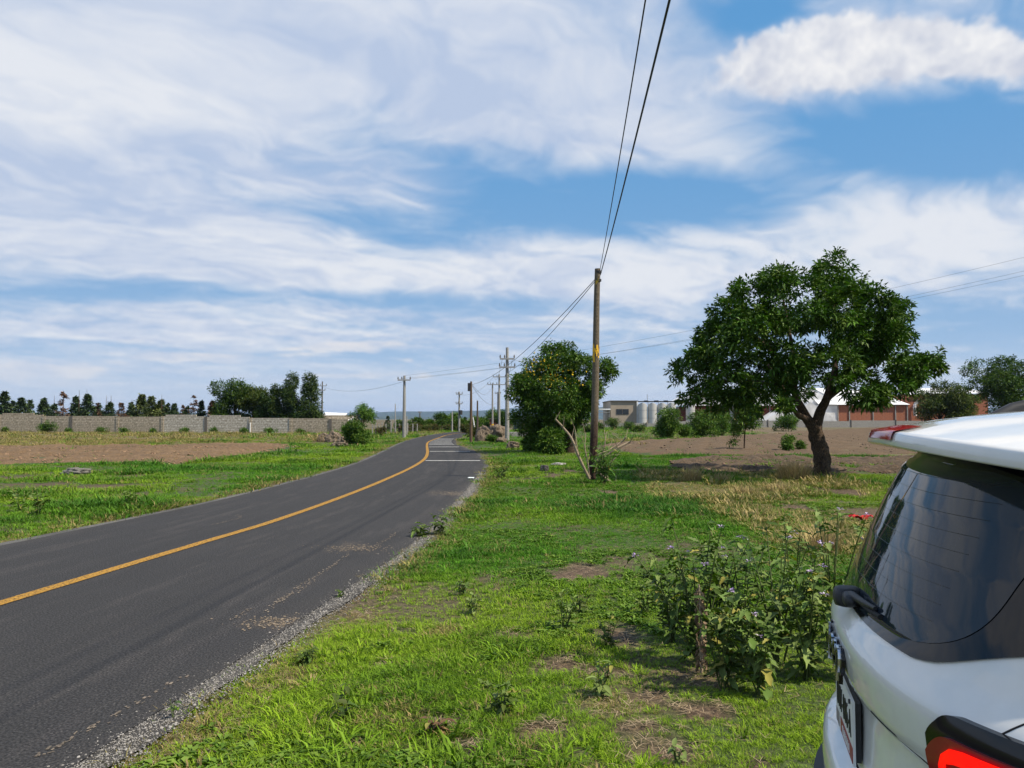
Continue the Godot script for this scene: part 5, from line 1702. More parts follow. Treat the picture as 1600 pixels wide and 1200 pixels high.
# ---------------------------------------------------------------- the large tree
func build_big_tree() -> void:
	var d := 21.3
	var base := G(1284, 746)
	var r := RandomNumberGenerator.new()
	r.seed = 911
	var t := thing("large_tree", "large spreading dark green tree with a thick leaning trunk by the field", "tree", base)
	var blobs := []
	var list := [[1072, 590, 28], [1090, 560, 34], [1105, 605, 34], [1120, 530, 36], [1140, 490, 34], [1150, 570, 46], [1165, 455, 30], [1185, 510, 55], [1215, 445, 36], [1225, 560, 60], [1250, 490, 62], [1262, 435, 32], [1300, 425, 34], [1302, 405, 18], [1335, 445, 26], [1310, 490, 58], [1365, 455, 26], [1345, 530, 58], [1395, 488, 24], [1412, 488, 14], [1385, 545, 48], [1415, 580, 38], [1445, 575, 24], [1461, 552, 9], [1462, 580, 14], [1400, 605, 30], [1300, 575, 56], [1160, 620, 30], [1195, 600, 40], [1240, 600, 34], [1080, 625, 18], [1125, 635, 18], [1345, 600, 40], [1375, 618, 22], [1225, 636, 16], [1410, 520, 22], [1180, 640, 14]]
	for s in list:
		for q in [-1.0, 0.0, 1.0]:
			var edge := 1.0 - pow(absf((s[0] - 1260.0) / 215.0), 2.0)
			var dz: float = q * (0.5 + 1.9 * maxf(edge, 0.0)) * r.randf_range(0.7, 1.15)
			var c := AT(s[0] + r.randfn(0, 6) * absf(q), s[1] + r.randfn(0, 5) * absf(q), d - dz) - base
			blobs.append([c, s[2] * d / FPX * (0.86 if q == 0.0 else 0.74)])
	put(crown(blobs, 4300, 13, 0.15, GREEN_DARK + GREEN_MID.slice(0, 2), r, 0.15, 0.09, 0.85, 0.36, 85.0), "crown", M.leaf, t)
	# trunk and limbs, gnarled
	var mb := MB.new()
	var px := func(a: Array) -> Array:
		var o := []
		for k in a: o.append(AT(k[0], k[1], d + (k[2] if k.size() > 2 else 0.0)) - base)
		return o
	limb(mb, px.call([[1287, 757], [1286, 735], [1283, 712], [1279, 690], [1272, 668], [1268, 655]]), 0.24, 0.17, 18, 0.28)
	limb(mb, px.call([[1270, 668], [1258, 648], [1245, 625], [1238, 600], [1215, 560], [1190, 520]]), 0.16, 0.05, 10, 0.14)
	limb(mb, px.call([[1274, 664], [1284, 640], [1294, 615], [1305, 575, 0.4], [1305, 520, 0.6], [1300, 450, 0.5]]), 0.16, 0.04, 10, 0.14)
	limb(mb, px.call([[1292, 622], [1320, 600], [1350, 575], [1390, 560], [1430, 575]]), 0.11, 0.025, 8, 0.1)
	limb(mb, px.call([[1262, 655], [1250, 650, -0.4], [1240, 640, -0.9], [1225, 610, -1.4], [1200, 570, -1.8]]), 0.10, 0.03, 8, 0.1)
	limb(mb, px.call([[1240, 610], [1200, 600], [1150, 595], [1100, 600], [1075, 610]]), 0.09, 0.02, 8, 0.1)
	limb(mb, px.call([[1240, 605, 0.1], [1240, 560, 0.8], [1230, 500, 1.4], [1220, 450, 1.5]]), 0.09, 0.02, 8, 0.1)
	limb(mb, px.call([[1305, 560, 0.4], [1340, 520, -0.6], [1370, 480, -1.0]]), 0.08, 0.02, 8, 0.1)
	limb(mb, px.call([[1215, 560], [1175, 520, -0.5], [1140, 490, -0.6]]), 0.07, 0.02, 7, 0.1)
	put(mb, "trunk", M.bark, t)
	for q in [[[1284, 735], [1296, 742], [1312, 748], [1322, 752]], [[1280, 742], [1272, 752], [1268, 762]], [[1292, 742], [1300, 758], [1302, 772]]]:
		var rm := MB.new()
		limb(rm, px.call(q), 0.13, 0.03, 8, 0.2)
		put(rm, "root", M.bark, t)
	# a burl on the trunk
	var bm := MB.new()
	bm.lump(AT(1290, 727, d - 0.25) - base, Vector3(0.11, 0.28, 0.10), 9.0, nz, 0.6, 14, 9)
	put(bm, "burl", M.bark, t)

# ---------------------------------------------------------------- the white car
# local axes: x towards its near flank, y up, z rearwards; z = 0 at the bumper's rearmost point
var LEV := [
	[0.20, 0.76, -0.16, -4.24], [0.27, 0.85, -0.09, -4.32], [0.36, 0.885, -0.05, -4.36], [0.46, 0.90, -0.02, -4.38], [0.58, 0.905, -0.005, -4.39], [0.68, 0.908, 0.0, -4.39], [0.735, 0.91, -0.004, -4.385], [0.752, 0.91, -0.016, -4.38],
	[0.762, 0.91, -0.045, -4.375], [0.775, 0.91, -0.06, -4.37], [0.86, 0.912, -0.064, -4.33], [0.935, 0.912, -0.064, -4.24], [0.948, 0.912, -0.056, -4.20], [0.960, 0.911, -0.042, -4.14], [0.985, 0.910, -0.036, -4.0], [1.03, 0.905, -0.030, -3.75], [1.062, 0.898, -0.029, -3.55], [1.075, 0.893, -0.034, -3.45], [1.09, 0.887, -0.044, -3.38], [1.13, 0.868, -0.075, -3.26],
	[1.20, 0.842, -0.10, -3.10], [1.30, 0.800, -0.14, -2.86], [1.40, 0.755, -0.185, -2.62], [1.48, 0.715, -0.225, -2.43], [1.53, 0.68, -0.28, -2.28], [1.572, 0.62, -0.36, -2.12], [1.605, 0.53, -0.46, -1.98], [1.638, 0.40, -0.62, -1.85], [1.655, 0.24, -0.85, -1.7], [1.662, 0.06, -1.1, -1.5]]
func lev(y: float) -> Array:
	var k := 0
	while k < LEV.size() - 2 and LEV[k + 1][0] < y: k += 1
	var f: float = clampf((y - LEV[k][0]) / (LEV[k + 1][0] - LEV[k][0]), 0.0, 1.0)
	var o := []
	for j in 4: o.append(lerpf(LEV[k][j], LEV[k + 1][j], f))
	return o
func corner_len(l: Array) -> float:
	return minf(0.7, (l[2] - l[3]) * 0.45)
func rear(s: float, y: float, off := 0.0) -> Vector3:
	var l := lev(y)
	var L := corner_len(l)
	var q := pow(clampf(absf(s) / l[1], 0.0, 0.999), 2.4)
	var p := Vector3(s, y, l[2] - L * (1.0 - pow(1.0 - q, 1.0 / 2.6)))
	if off == 0.0: return p
	var a := rear(s + 0.004, y) - rear(s - 0.004, y)
	var b := rear(s, y + 0.004) - rear(s, y - 0.004)
	return p + a.cross(b).normalized() * off
func loop_pt(y: float, q: float) -> Vector3:       # q 0..1 round the car from the middle of the tail by the near flank
	var l := lev(y)
	var L := corner_len(l)
	var sgn := 1.0
	if q > 0.5:
		q = 1.0 - q
		sgn = -1.0
	q *= 2.0
	if q < 0.4:
		var th := (1.0 - q / 0.4) * PI * 0.5
		return Vector3(sgn * l[1] * pow(maxf(cos(th), 0.0), 2.0 / 2.4), y, l[2] - L + L * pow(maxf(sin(th), 0.0), 2.0 / 2.6))
	if q < 0.65:
		return Vector3(sgn * l[1], y, lerpf(l[2] - L, l[3] + L, (q - 0.4) / 0.25))
	var th2 := (q - 0.65) / 0.35 * PI * 0.5
	return Vector3(sgn * l[1] * pow(maxf(cos(th2), 0.0), 2.0 / 2.6), y, l[3] + L - L * pow(maxf(sin(th2), 0.0), 2.0 / 2.2))

func patch(t: Node3D, called: String, m: Material, s0: Callable, s1: Callable, y0: Callable, y1: Callable, off: float, nu := 24, nv := 12, thick := 0.0) -> MeshInstance3D:
	# a panel lying on the tail: across from s0(y) to s1(y), up from y0(s) to y1(s)
	var mb := MB.new()
	var fn := func(a: float, b: float) -> Vector3:
		var sm0: float = lerpf(s0.call(0.5), s1.call(0.5), a)
		var ya: float = y0.call(sm0)
		var yb: float = y1.call(sm0)
		var y := lerpf(ya, yb, b)
		return rear(lerpf(s0.call(b), s1.call(b), a), y, off)
	mb.grid(nu, nv, fn)
	if thick > 0.0:     # a rim back to the body all round
		var edge := []
		for k in nu + 1: edge.append([float(k) / nu, 0.0])
		for k in nv: edge.append([1.0, float(k + 1) / nv])
		for k in nu: edge.append([1.0 - float(k + 1) / nu, 1.0])
		for k in nv: edge.append([0.0, 1.0 - float(k + 1) / nv])
		for k in edge.size() - 1:
			var a: Vector3 = fn.call(edge[k][0], edge[k][1])
			var b: Vector3 = fn.call(edge[k + 1][0], edge[k + 1][1])
			var ina := Vector3(0, 0, -thick)
			mb.quad(a + ina, b + ina, b, a)
	return put(mb, called, m, t)

func K(v: float) -> Callable:
	return func(_x: float) -> float: return v

func build_car() -> void:
	var t := thing("parked_car", "white hatchback sport utility car parked with its tail beside the weeds", "car", Vector3(0.82, -0.01, -2.037))
	t.basis = Basis(Vector3(-0.276, 0, 0.961), Vector3.UP, Vector3(-0.961, 0, -0.276)).orthonormalized()
	# shell, lower body and cabin as one skin
	var ys := []
	for k in LEV.size() - 1:
		var n := 1 if LEV[k + 1][0] - LEV[k][0] < 0.03 else 2
		for j in n: ys.append(lerpf(LEV[k][0], LEV[k + 1][0], float(j) / n))
	ys.append(LEV[-1][0])
	var qs := []
	for k in 40: qs.append(0.2 * pow(k / 40.0, 0.85))
	for k in 16: qs.append(0.2 + 0.125 * k / 16.0)
	for k in 25: qs.append(0.325 + 0.175 * k / 24.0)
	var full := qs.duplicate()
	for k in range(qs.size() - 2, -1, -1): full.append(1.0 - qs[k])
	var body := MB.new()
	var skin := func(a: float, b: float) -> Vector3:
		return loop_pt(ys[roundi(b * (ys.size() - 1))], full[roundi(a * (full.size() - 1))])
	body.grid(full.size() - 1, ys.size() - 1, skin)
	var shell := put(body, "body", M.paint, t)
	var under := MB.new()
	under.box(Vector3(0, 0.24, -2.2), Vector3(1.5, 0.1, 4.0))
	put(under, "underbody", M.plastic, t)
	# black lower bumper that stands out a little
	var bump := patch(t, "bumper_cladding", M.plastic, K(-0.80), K(0.80), K(0.24), func(s: float) -> float: return 0.60 - 0.05 * s * s, 0.03, 40, 10, 0.05)
	# rear window: black printed border and tinted pane
	var yb := func(s: float) -> float: return 1.122 + 0.10 * sm(0.42, 0.74, absf(s))
	var glass := patch(t, "rear_window", M.frit, K(-0.735), K(0.735), yb, K(1.515), 0.005, 48, 16, 0.006)
	var hw := func(b: float) -> float: return maxf(0.56 * pow(1.0 - pow(minf(absf(2.0 * b - 1.0), 1.0), 4.0), 1.0 / 4.0), 0.2)
	patch(glass, "pane", M.tint, func(b: float) -> float: return -hw.call(b), hw, K(1.136), K(1.503), 0.0065, 40, 44)
	for k in 9:      # heating wires
		var wm := MB.new()
		var pts := []
		var rr := []
		for j in 21:
			var s := lerpf(-0.44, 0.44, j / 20.0)
			pts.append(rear(s, 1.20 + 0.034 * k, 0.0072))
			rr.append(0.00045)
		wm.tube(pts, rr, 4, false)
		put(wm, "heater_wire", M.gloss_black, glass)
	# spoiler
	var sp := MB.new()
	var hs := 0.66
	var sec := func(s: float) -> Array:
		var f := s / hs
		var bow := 0.15 * pow(absf(f), 2.6)
		var dy := -0.030 * f * f
		var thin := 1.0 - 0.15 * pow(absf(f), 3.0)
		return [Vector3(s, 1.515 + dy * 0.4, -0.275 - bow * 0.9), Vector3(s, 1.535 + dy, -0.20 - bow), Vector3(s, 1.5445 + dy, -0.148 - bow), Vector3(s, 1.550 + dy, -0.137 - bow), Vector3(s, 1.574 + dy, -0.143 - bow), Vector3(s, 1.5795 + dy, -0.147 - bow), Vector3(s, 1.5825 + dy, -0.157 - bow), Vector3(s, 1.610 + dy * 1.1, -0.30 - bow * 0.8), Vector3(s, 1.629 + dy * 1.4, -0.45 - bow * 0.5), Vector3(s, 1.634 + dy * 1.7, -0.62 - bow * 0.2)]
	var spf := func(a: float, b: float) -> Vector3: return sec.call(lerpf(-hs, hs, a))[roundi(b * 9.0)]
	sp.grid(44, 9, spf)
	for e in [-hs, hs]:
		var q: Array = sec.call(e)
		for k in range(1, 9):
			var n := Vector3(signf(e), 0, 0)
			var i0 := sp.vert(q[0], n)
			sp.vert(q[k], n); sp.vert(q[k + 1], n)
			sp.tri(i0, i0 + 1, i0 + 2)
	var spoiler := put(sp, "spoiler", M.paint, t)
	var bl := MB.new()
	var blf := func(a: float, b: float) -> Vector3:
		var s := lerpf(-0.15, 0.15, a)
		var q: Array = sec.call(s)
		var path := [q[3].lerp(q[4], 0.45), q[4], q[5], q[6], q[6].lerp(q[7], 0.35)]
		var k := roundi(b * 4.0)
		var p: Vector3 = path[k]
		return p + Vector3(0, 0.003 if k > 1 else 0.0, 0.005 if k < 3 else 0.001)
	bl.grid(16, 4, blf)
	put(bl, "brake_light", M.lens_bright, spoiler)
	# roof rails
	for s in [-1.0, 1.0]:
		var rm := MB.new()
		rm.tube([Vector3(s * 0.49, 1.605, -0.53), Vector3(s * 0.50, 1.640, -0.60), Vector3(s * 0.52, 1.680, -0.76), Vector3(s * 0.53, 1.690, -1.5), Vector3(s * 0.52, 1.655, -2.05), Vector3(s * 0.51, 1.60, -2.2)], [0.02, 0.022, 0.02, 0.02, 0.02, 0.015], 8)
		put(rm, "roof_rail", M.plastic, t)
	var fin := MB.new()
	fin.lump(Vector3(0, 1.655, -1.0), Vector3(0.03, 0.045, 0.08), 1.0, nz, 0.0, 12, 8)
	put(fin, "antenna_fin", M.paint, t)
	# wiper
	var wp := thing_part("wiper", t)
	var w0 := rear(0.0, 1.150, 0.0)
	var hub := MB.new()
	hub.lump(w0 + Vector3(0.0, 0.0, 0.028), Vector3(0.036, 0.026, 0.034), 2.0, nz, 0.06, 18, 12, 0.55)
	hub.lump(w0 + Vector3(0.045, 0.004, 0.026), Vector3(0.045, 0.017, 0.02), 5.0, nz, 0.06, 16, 10, 0.5)
	put(hub, "wiper_cap", M.plastic, wp)
	var arm := MB.new()
	var ap := []
	var ar := []
	for k in 12:
		var s := 0.05 + 0.17 * k / 11.0
		ap.append(rear(s, 1.155 + 0.012 * k / 11.0, 0.028 - 0.014 * k / 11.0))
		ar.append(lerpf(0.011, 0.005, k / 11.0))
	arm.tube(ap, ar, 7)
	put(arm, "wiper_arm", M.plastic, wp)
	var bm := MB.new()
	var bp := []
	var br := []
	for k in 14:
		bp.append(rear(0.06 + 0.20 * k / 13.0, 1.150 + 0.008 * k / 13.0, 0.012))
		br.append(0.006)
	bm.tube(bp, br, 6)
	put(bm, "wiper_blade", M.rubber, wp)
	# badge
	var bg := thing_part("badge", t)
	for q in [[0.118, 0.010, M.gloss_black, 0.0], [0.107, 0.014, M.chrome, 0.004]]:
		var o := letters("Jeep", q[0], q[1], q[2])
		o.name = "badge_letters"
		bg.add_child(o, true)
		o.position = rear(0.0, 1.018, 0.004 + q[3])
		o.basis = Basis(Vector3.RIGHT, -0.03)
	# number plate in its recess
	var np := MB.new()
	np.box(Vector3(0, 0.855, -0.044), Vector3(0.31, 0.152, 0.006))
	var plate := put(np, "number_plate", M.plate, t)
	var nb := MB.new()
	nb.box(Vector3(0, 0.855, -0.0545), Vector3(0.29, 0.14, 0.014))
	put(nb, "plate_frame", M.plastic, plate)
	var red := MB.new()
	red.box(Vector3(0.045, 0.802, -0.0405), Vector3(0.21, 0.036, 0.002))
	put(red, "red_band", M.plate_red, plate)
	var l1 := letters("UNY-086-A", 0.086, 0.002, M.ink, 400)
	l1.name = "plate_letters"
	plate.add_child(l1, true)
	l1.position = Vector3(0, 0.868, -0.040)
	l1.scale = Vector3(0.62, 1.0, 1.0)
	var l2 := letters("TLAXCALA", 0.026, 0.002, M.plate)
	l2.name = "plate_letters"
	plate.add_child(l2, true)
	l2.position = Vector3(0.045, 0.802, -0.0388)
	var pl := MB.new()
	pl.box(Vector3(-0.12, 0.80, -0.0405), Vector3(0.06, 0.036, 0.001))
	put(pl, "emblem", mat(lin(0.25, 0.22, 0.22), 0.6), plate)
	for s in [-0.12, 0.12]:
		var sc := MB.new()
		sc.tube([Vector3(s, 0.921, -0.043), Vector3(s, 0.921, -0.037)], [0.006, 0.006], 8)
		put(sc, "screw", M.dark, plate)
	# tail lamps
	for s in [-1.0, 1.0]:
		var side: float = s
		var c0 := K(0.555) if side > 0 else K(-0.885)
		var c1 := K(0.885) if side > 0 else K(-0.555)
		var cut := func(x: float) -> float: return 1.072 - 0.048 * pow(1.0 - clampf((absf(x) - 0.555) / 0.06, 0.0, 1.0), 2.2) + 0.02 * sm(0.7, 0.88, absf(x))
		var cutb := func(x: float) -> float: return 0.868 + 0.028 * (1.0 - sm(0.555, 0.62, absf(x)))
		var hs2 := patch(t, "tail_lamp", M.gloss_black, c0, c1, cutb, cut, 0.012, 56, 14, 0.02)
		var ln := patch(hs2, "lens", M.lens_red, K(0.559 if side > 0 else -0.87), K(0.87 if side > 0 else -0.559), func(x: float) -> float: return cutb.call(x) + 0.012, func(x: float) -> float: return cut.call(x) - 0.034, 0.019, 56, 10, 0.01)
		# glowing hoop: along the top, round the inner corner and down
		var hoop := MB.new()
		var cen := []
		for k in 5: cen.append([0.592 + 0.002 * k, 0.905 + 0.020 * k])
		cen.append([0.605, 1.002])
		cen.append([0.622, 1.014])
		for k in 9: cen.append([0.645 + 0.026 * k, 1.018 + 0.0008 * k])
		for k in cen.size() - 1:
			var a: Array = cen[k]
			var b: Array = cen[k + 1]
			var d := Vector2(b[0] - a[0], b[1] - a[1]).normalized() * (0.013 if k > 5 else 0.008)
			var dn := Vector2(-d.y, d.x)
			var d2 := dn
			if k < cen.size() - 2:
				var e := Vector2(cen[k + 2][0] - b[0], cen[k + 2][1] - b[1]).normalized() * (0.013 if k + 1 > 5 else 0.008)
				d2 = Vector2(-e.y, e.x)
			var qd := [rear(side * (a[0] - dn.x), a[1] - dn.y, 0.024), rear(side * (b[0] - d2.x), b[1] - d2.y, 0.024), rear(side * (b[0] + d2.x), b[1] + d2.y, 0.024), rear(side * (a[0] + dn.x), a[1] + dn.y, 0.024)]
			if side > 0: hoop.quad(qd[0], qd[1], qd[2], qd[3])
			else: hoop.quad(qd[1], qd[0], qd[3], qd[2])
		put(hoop, "light_strip", M.led, ln)
	# joints between tailgate, flanks and bumper
	for s in [-1.0, 1.0]:
		for line in [[[0.775, 1.235], [0.735, 1.175], [0.70, 1.12], [0.688, 1.10], [0.678, 1.075]], [[0.555, 0.93], [0.42, 0.962], [0.30, 0.964]], [[0.555, 0.93], [0.50, 0.845], [0.47, 0.772]]]:
			var gm := MB.new()
			var pts := []
			var rr := []
			for k in line.size() - 1:
				for j in 4:
					var f := j / 4.0
					pts.append(rear(s * lerpf(line[k][0], line[k + 1][0], f), lerpf(line[k][1], line[k + 1][1], f), -0.0008))
					rr.append(0.0024)
			pts.append(rear(s * line[-1][0], line[-1][1], -0.0008))
			rr.append(0.0024)
			gm.tube(pts, rr, 6, false)
			put(gm, "panel_gap", M.gap, t)
	var bj := MB.new()
	var jp := []
	var jr := []
	for k in 41:
		jp.append(rear(lerpf(-0.66, 0.66, k / 40.0), 0.768, -0.001))
		jr.append(0.003)
	bj.tube(jp, jr, 6, false)
	put(bj, "panel_gap", M.gap, t)
	# flank windows, windscreen, wheels, mirrors, lamps at the front
	for s in [-1.0, 1.0]:
		for span in [[-0.62, -1.12], [-1.20, -1.98], [-2.05, -2.80]]:
			var wm := MB.new()
			var z0: float = span[0]
			var z1: float = span[1]
			var fn := func(a: float, b: float) -> Vector3:
				var y := lerpf(1.15, 1.47, b)
				var l := lev(y)
				var zz := lerpf(z0 - 0.10 * b, maxf(z1, l[3] + 0.42), a)
				return Vector3(s * (l[1] + 0.004 - 0.02 * 0.0), y, zz)
			wm.grid(8, 6, fn)
			put(wm, "side_window", M.frit, t)
	var ws := MB.new()
	var wf := func(a: float, b: float) -> Vector3:
		var p := loop_pt(lerpf(1.14, 1.53, b), lerpf(0.40, 0.60, a))
		return p + Vector3(0, 0.004, -0.004)
	ws.grid(20, 8, wf)
	put(ws, "windscreen", M.frit, t)
	for s in [-1.0, 1.0]:
		for z in [-0.86, -3.50]:
			var arch := MB.new()
			var ap2 := []
			var ar2 := []
			for k in 17:
				var a := PI * k / 16.0
				ap2.append(Vector3(s * 0.895, 0.36 + sin(a) * 0.40, z + cos(a) * 0.40))
				ar2.append(0.04)
			arch.tube(ap2, ar2, 6)
			put(arch, "wheel_arch", M.plastic, t)
			var wh := thing_part("wheel", t)
			var ty := MB.new()
			ty.tube([Vector3(s * 0.66, 0.345, z), Vector3(s * 0.68, 0.345, z), Vector3(s * 0.86, 0.345, z), Vector3(s * 0.895, 0.345, z)], [0.31, 0.345, 0.345, 0.31], 36)
			put(ty, "tyre", M.rubber, wh)
			var rim := MB.new()
			rim.tube([Vector3(s * 0.885, 0.345, z), Vector3(s * 0.90, 0.345, z)], [0.225, 0.215], 32)
			for k in 5:
				var a := TAU * k / 5.0
				rim.box(Vector3(s * 0.905, 0.345 + sin(a) * 0.12, z + cos(a) * 0.12), Vector3(0.02, 0.20, 0.045), Basis(Vector3.RIGHT, -a + PI * 0.5))
			put(rim, "rim", M.alloy, wh)
			var well := MB.new()
			well.tube([Vector3(s * 0.70, 0.36, z), Vector3(s * 0.913, 0.36, z)], [0.385, 0.385], 32)
			put(well, "wheel_well", M.gap, t)
		var mi := MB.new()
		mi.lump(Vector3(s * 1.0, 1.14, -2.72), Vector3(0.10, 0.075, 0.07), 3.0, nz, 0.05, 16, 10, 0.5)
		put(mi, "mirror", M.paint, t)
		var hl := MB.new()
		hl.lump(Vector3(s * 0.70, 0.86, -4.19), Vector3(0.17, 0.06, 0.10), 3.0, nz, 0.05, 16, 10, 0.4)
		put(hl, "headlight", M.headlamp, t)
		for z in [-1.12, -2.02]:
			var hd := MB.new()
			hd.box(Vector3(s * 0.918, 1.02, z - 0.12), Vector3(0.02, 0.03, 0.2))
			put(hd, "door_handle", M.paint, t)
	var sill := MB.new()
	for s in [-1.0, 1.0]: sill.box(Vector3(s * 0.88, 0.30, -2.18), Vector3(0.10, 0.16, 1.8))
	put(sill, "sill_cladding", M.plastic, t)
	# muffler tip below the bumper
	var ex := MB.new()
	ex.tube([Vector3(0.5, 0.30, -0.3), Vector3(0.5, 0.29, -0.05)], [0.035, 0.035], 12)
	put(ex, "exhaust", M.steel, t)

func thing_part(called: String, parent: Node3D) -> Node3D:
	var o := Node3D.new()
	o.name = called
	parent.add_child(o, true)
	return o

func letters(s: String, h: float, depth: float, m: Material, weight := 700) -> MeshInstance3D:
	var tm := TextMesh.new()
	var f := SystemFont.new()
	f.font_names = PackedStringArray(["Droid Sans"])
	f.font_weight = weight
	tm.font = f
	tm.text = s
	tm.font_size = 64
	tm.pixel_size = h / 64.0
	tm.depth = depth
	tm.material = m
	tm.horizontal_alignment = HORIZONTAL_ALIGNMENT_CENTER
	tm.vertical_alignment = VERTICAL_ALIGNMENT_CENTER
	var o := MeshInstance3D.new()
	o.mesh = tm
	return o

# ---------------------------------------------------------------- weeds and grass
const SILVER := [Color(0.10, 0.165, 0.04), Color(0.145, 0.22, 0.055), Color(0.07, 0.125, 0.025), Color(0.20, 0.26, 0.085)]
func build_weeds() -> void:
	# tall grey-green weeds with lilac flowers beside the car: [column, row of the foot, height, leaves, flowers, seed]
	var tall := [[1092, 1040, 0.98, 130, 7, "tallest grey-green flowering weed behind the dried stalk"], [1160, 1010, 0.80, 110, 5, "grey-green flowering weed behind the white car's plate"], [1215, 1035, 0.82, 120, 5, "leafy grey-green weed close to the car's tailgate"], [1262, 1060, 0.72, 110, 3, "leafy grey-green weed touching the car's bumper side"], [1300, 1010, 0.86, 100, 5, "flowering weed growing behind the car's rear corner"], [1130, 1075, 0.52, 90, 2, "shorter grey-green weed at the foot of the tall ones"], [1185, 1085, 0.50, 90, 1, "short bushy grey-green weed in front of the flowering weeds"], [1050, 1000, 0.58, 90, 2, "grey-green weed at the outer edge of the flowering clump"], [1240, 985, 0.80, 90, 5, "flowering weed at the back of the clump by the dry grass"], [1330, 1065, 0.70, 80, 2, "weed half hidden behind the car's bumper"], [1120, 1005, 0.72, 100, 4, "weed standing between the tallest one and the car"]]
	for k in tall.size():
		var w: Array = tall[k]
		shoot_plant("flowering_weed", w[5], G(w[0], w[1]), w[2] * 1.13, 8, int(w[3] * (1.7 if k == 0 or k == 10 else 1.4)), 0.125, 0.044, SILVER, 500 + k, "flowering weeds beside the car", ceili(w[4] * 0.6), 0.42, true)
	# brown dried stalk hung with withered leaves
	var ds := thing("dried_stalk", "brown dried weed stalk hung with withered leaves", "weed", G(1096, 1052))
	var r := RandomNumberGenerator.new()
	r.seed = 71
	var sm1 := MB.new()
	sm1.tube([Vector3(0, -0.03, 0), Vector3(0.0, 0.3, 0.01), Vector3(-0.01, 0.56, 0)], [0.012, 0.010, 0.006], 6)
	put(sm1, "stem", M.deadwood, ds)
	var kinds := []
	for k in 5:
		var mb := MB.new()
		mb.col = pick([Color(0.32, 0.23, 0.15), Color(0.42, 0.32, 0.21), Color(0.22, 0.15, 0.095)], r)
		leaf_shape(mb, 0.06, 0.02, r, true)
		var me := mb.mesh()
		me.surface_set_material(0, M.straw)
		kinds.append(me)
	for k in 95:
		var a := r.randf() * TAU
		var dir := Vector3(cos(a) * r.randf_range(0.2, 0.9), -1.0, sin(a) * r.randf_range(0.2, 0.9)).normalized()
		var s := dir.cross(Vector3(cos(a + 1.2), 0.2, sin(a + 1.2))).normalized()
		var y := 0.06 + 0.5 * r.randf()
		piece(kinds[k % 5], "withered_leaf", ds, Transform3D(Basis(s, s.cross(dir).normalized(), -dir).scaled(Vector3.ONE * r.randf_range(0.6, 1.1)), Vector3(cos(a) * 0.015, y, sin(a) * 0.015)))
	# smaller weeds in the verge
	var small := [[885, 985, 0.32, 6, 36, "slim weed with drooping leaves in the open verge grass"], [905, 960, 0.30, 5, 30, "upright weed beside the bare earth patch"], [740, 962, 0.20, 5, 40, "small weed in the middle of the verge"], [720, 930, 0.16, 6, 40, "low dark weed half way along the verge"], [785, 1120, 0.20, 5, 44, "spiky olive weed beside the bare soil near the verge's middle"], [535, 1125, 0.18, 4, 26, "thin weed standing in the near verge grass"], [480, 1035, 0.13, 7, 60, "flattened olive weed lying at the road edge"], [940, 1090, 0.22, 6, 50, "bushy weed by the trampled brown earth"], [1010, 960, 0.28, 6, 50, "green weed at the dark hollow beside the flowering clump"], [1055, 1195, 0.09, 5, 18, "tiny pale weed on the bare soil"], [785, 748, 0.62, 8, 120, "bushy pale-tipped weed at the road edge near the painted bars"], [690, 835, 0.34, 7, 60, "straggly weed leaning over the gravel edge"], [655, 838, 0.22, 6, 36, "small straggly weed on the gravel edge"], [270, 1120, 0.13, 2, 8, "lone thin weed growing out of the gravel"], [532, 932, 0.12, 2, 10, "lone small weed at the edge of the gravel"], [680, 1150, 0.12, 4, 24, "small reddish weed cluster in the near grass"], [1120, 935, 0.45, 6, 60, "green weed in front of the dry grass strip"], [950, 1010, 0.25, 5, 40, "weed beside the dark bare hollow"], [60, 805, 0.5, 6, 50, "pale-headed weed on the far verge across the road"], [30, 800, 0.42, 5, 40, "grey weed on the far verge across the road"], [200, 790, 0.25, 6, 40, "low broad-leaved weed on the far verge across the road"]]
	for k in small.size():
		var w: Array = small[k]
		var big: float = 1.0 if -G(w[0], w[1]).z < 9.0 else 1.8
		shoot_plant("verge_weed", w[5], G(w[0], w[1]), w[2], w[3], w[4], 0.075 * big, 0.028 * big, SILVER + OLIVE.slice(0, 1) if k != 15 else RUST, 700 + k, "small weeds in the verge", 0, 0.6, k % 2 == 0)
	tuft("thick straw-coloured grass clump next to the large tree's trunk", G(1240, 750), 0.95, 0.62, 900, STRAW, "")
	tuft("straw-coloured grass clump at the cloddy earth's corner", G(1082, 751), 0.55, 0.5, 300, STRAW, "")
	tuft("pale upright straw tuft behind the flowering weeds", G(1288, 862), 0.40, 0.42, 260, STRAW, "")
	tuft("low straw tuft in the dry strip beyond the weeds", G(1165, 772), 0.8, 0.30, 260, STRAW, "")
	tuft("straw tuft at the edge of the gully below the tree", G(1215, 768), 0.7, 0.32, 220, STRAW, "")
	tuft("thin straw tuft in front of the cloddy earth", G(1130, 752), 0.6, 0.34, 180, STRAW, "")
	# red cloth thrown away in the field edge
	var rc := MB.new()
	var fn := func(a: float, b: float) -> Vector3:
		return Vector3((a - 0.5) * 0.34, 0.05 + 0.05 * nf.get_noise_2d(a * 300.0, b * 300.0) + 0.03 * sin(a * 9.0), (0.5 - b) * 0.22 + 0.03 * sin(a * 6.0))
	rc.grid(18, 12, fn)
	var cloth := put(rc, "red_cloth", M.red_cloth)
	cloth.position = G(1346, 812) + Vector3(0, 0.03, 0)
	tag(cloth, "crumpled red cloth lying on the dry ground", "cloth")
	var li := MB.new()
	var fl := func(a: float, b: float) -> Vector3:
		return Vector3((a - 0.5) * 0.16, 0.02 + 0.03 * absf(nf.get_noise_2d(a * 260.0, b * 260.0 + 40.0)), (0.5 - b) * 0.30)
	li.grid(12, 10, fl)
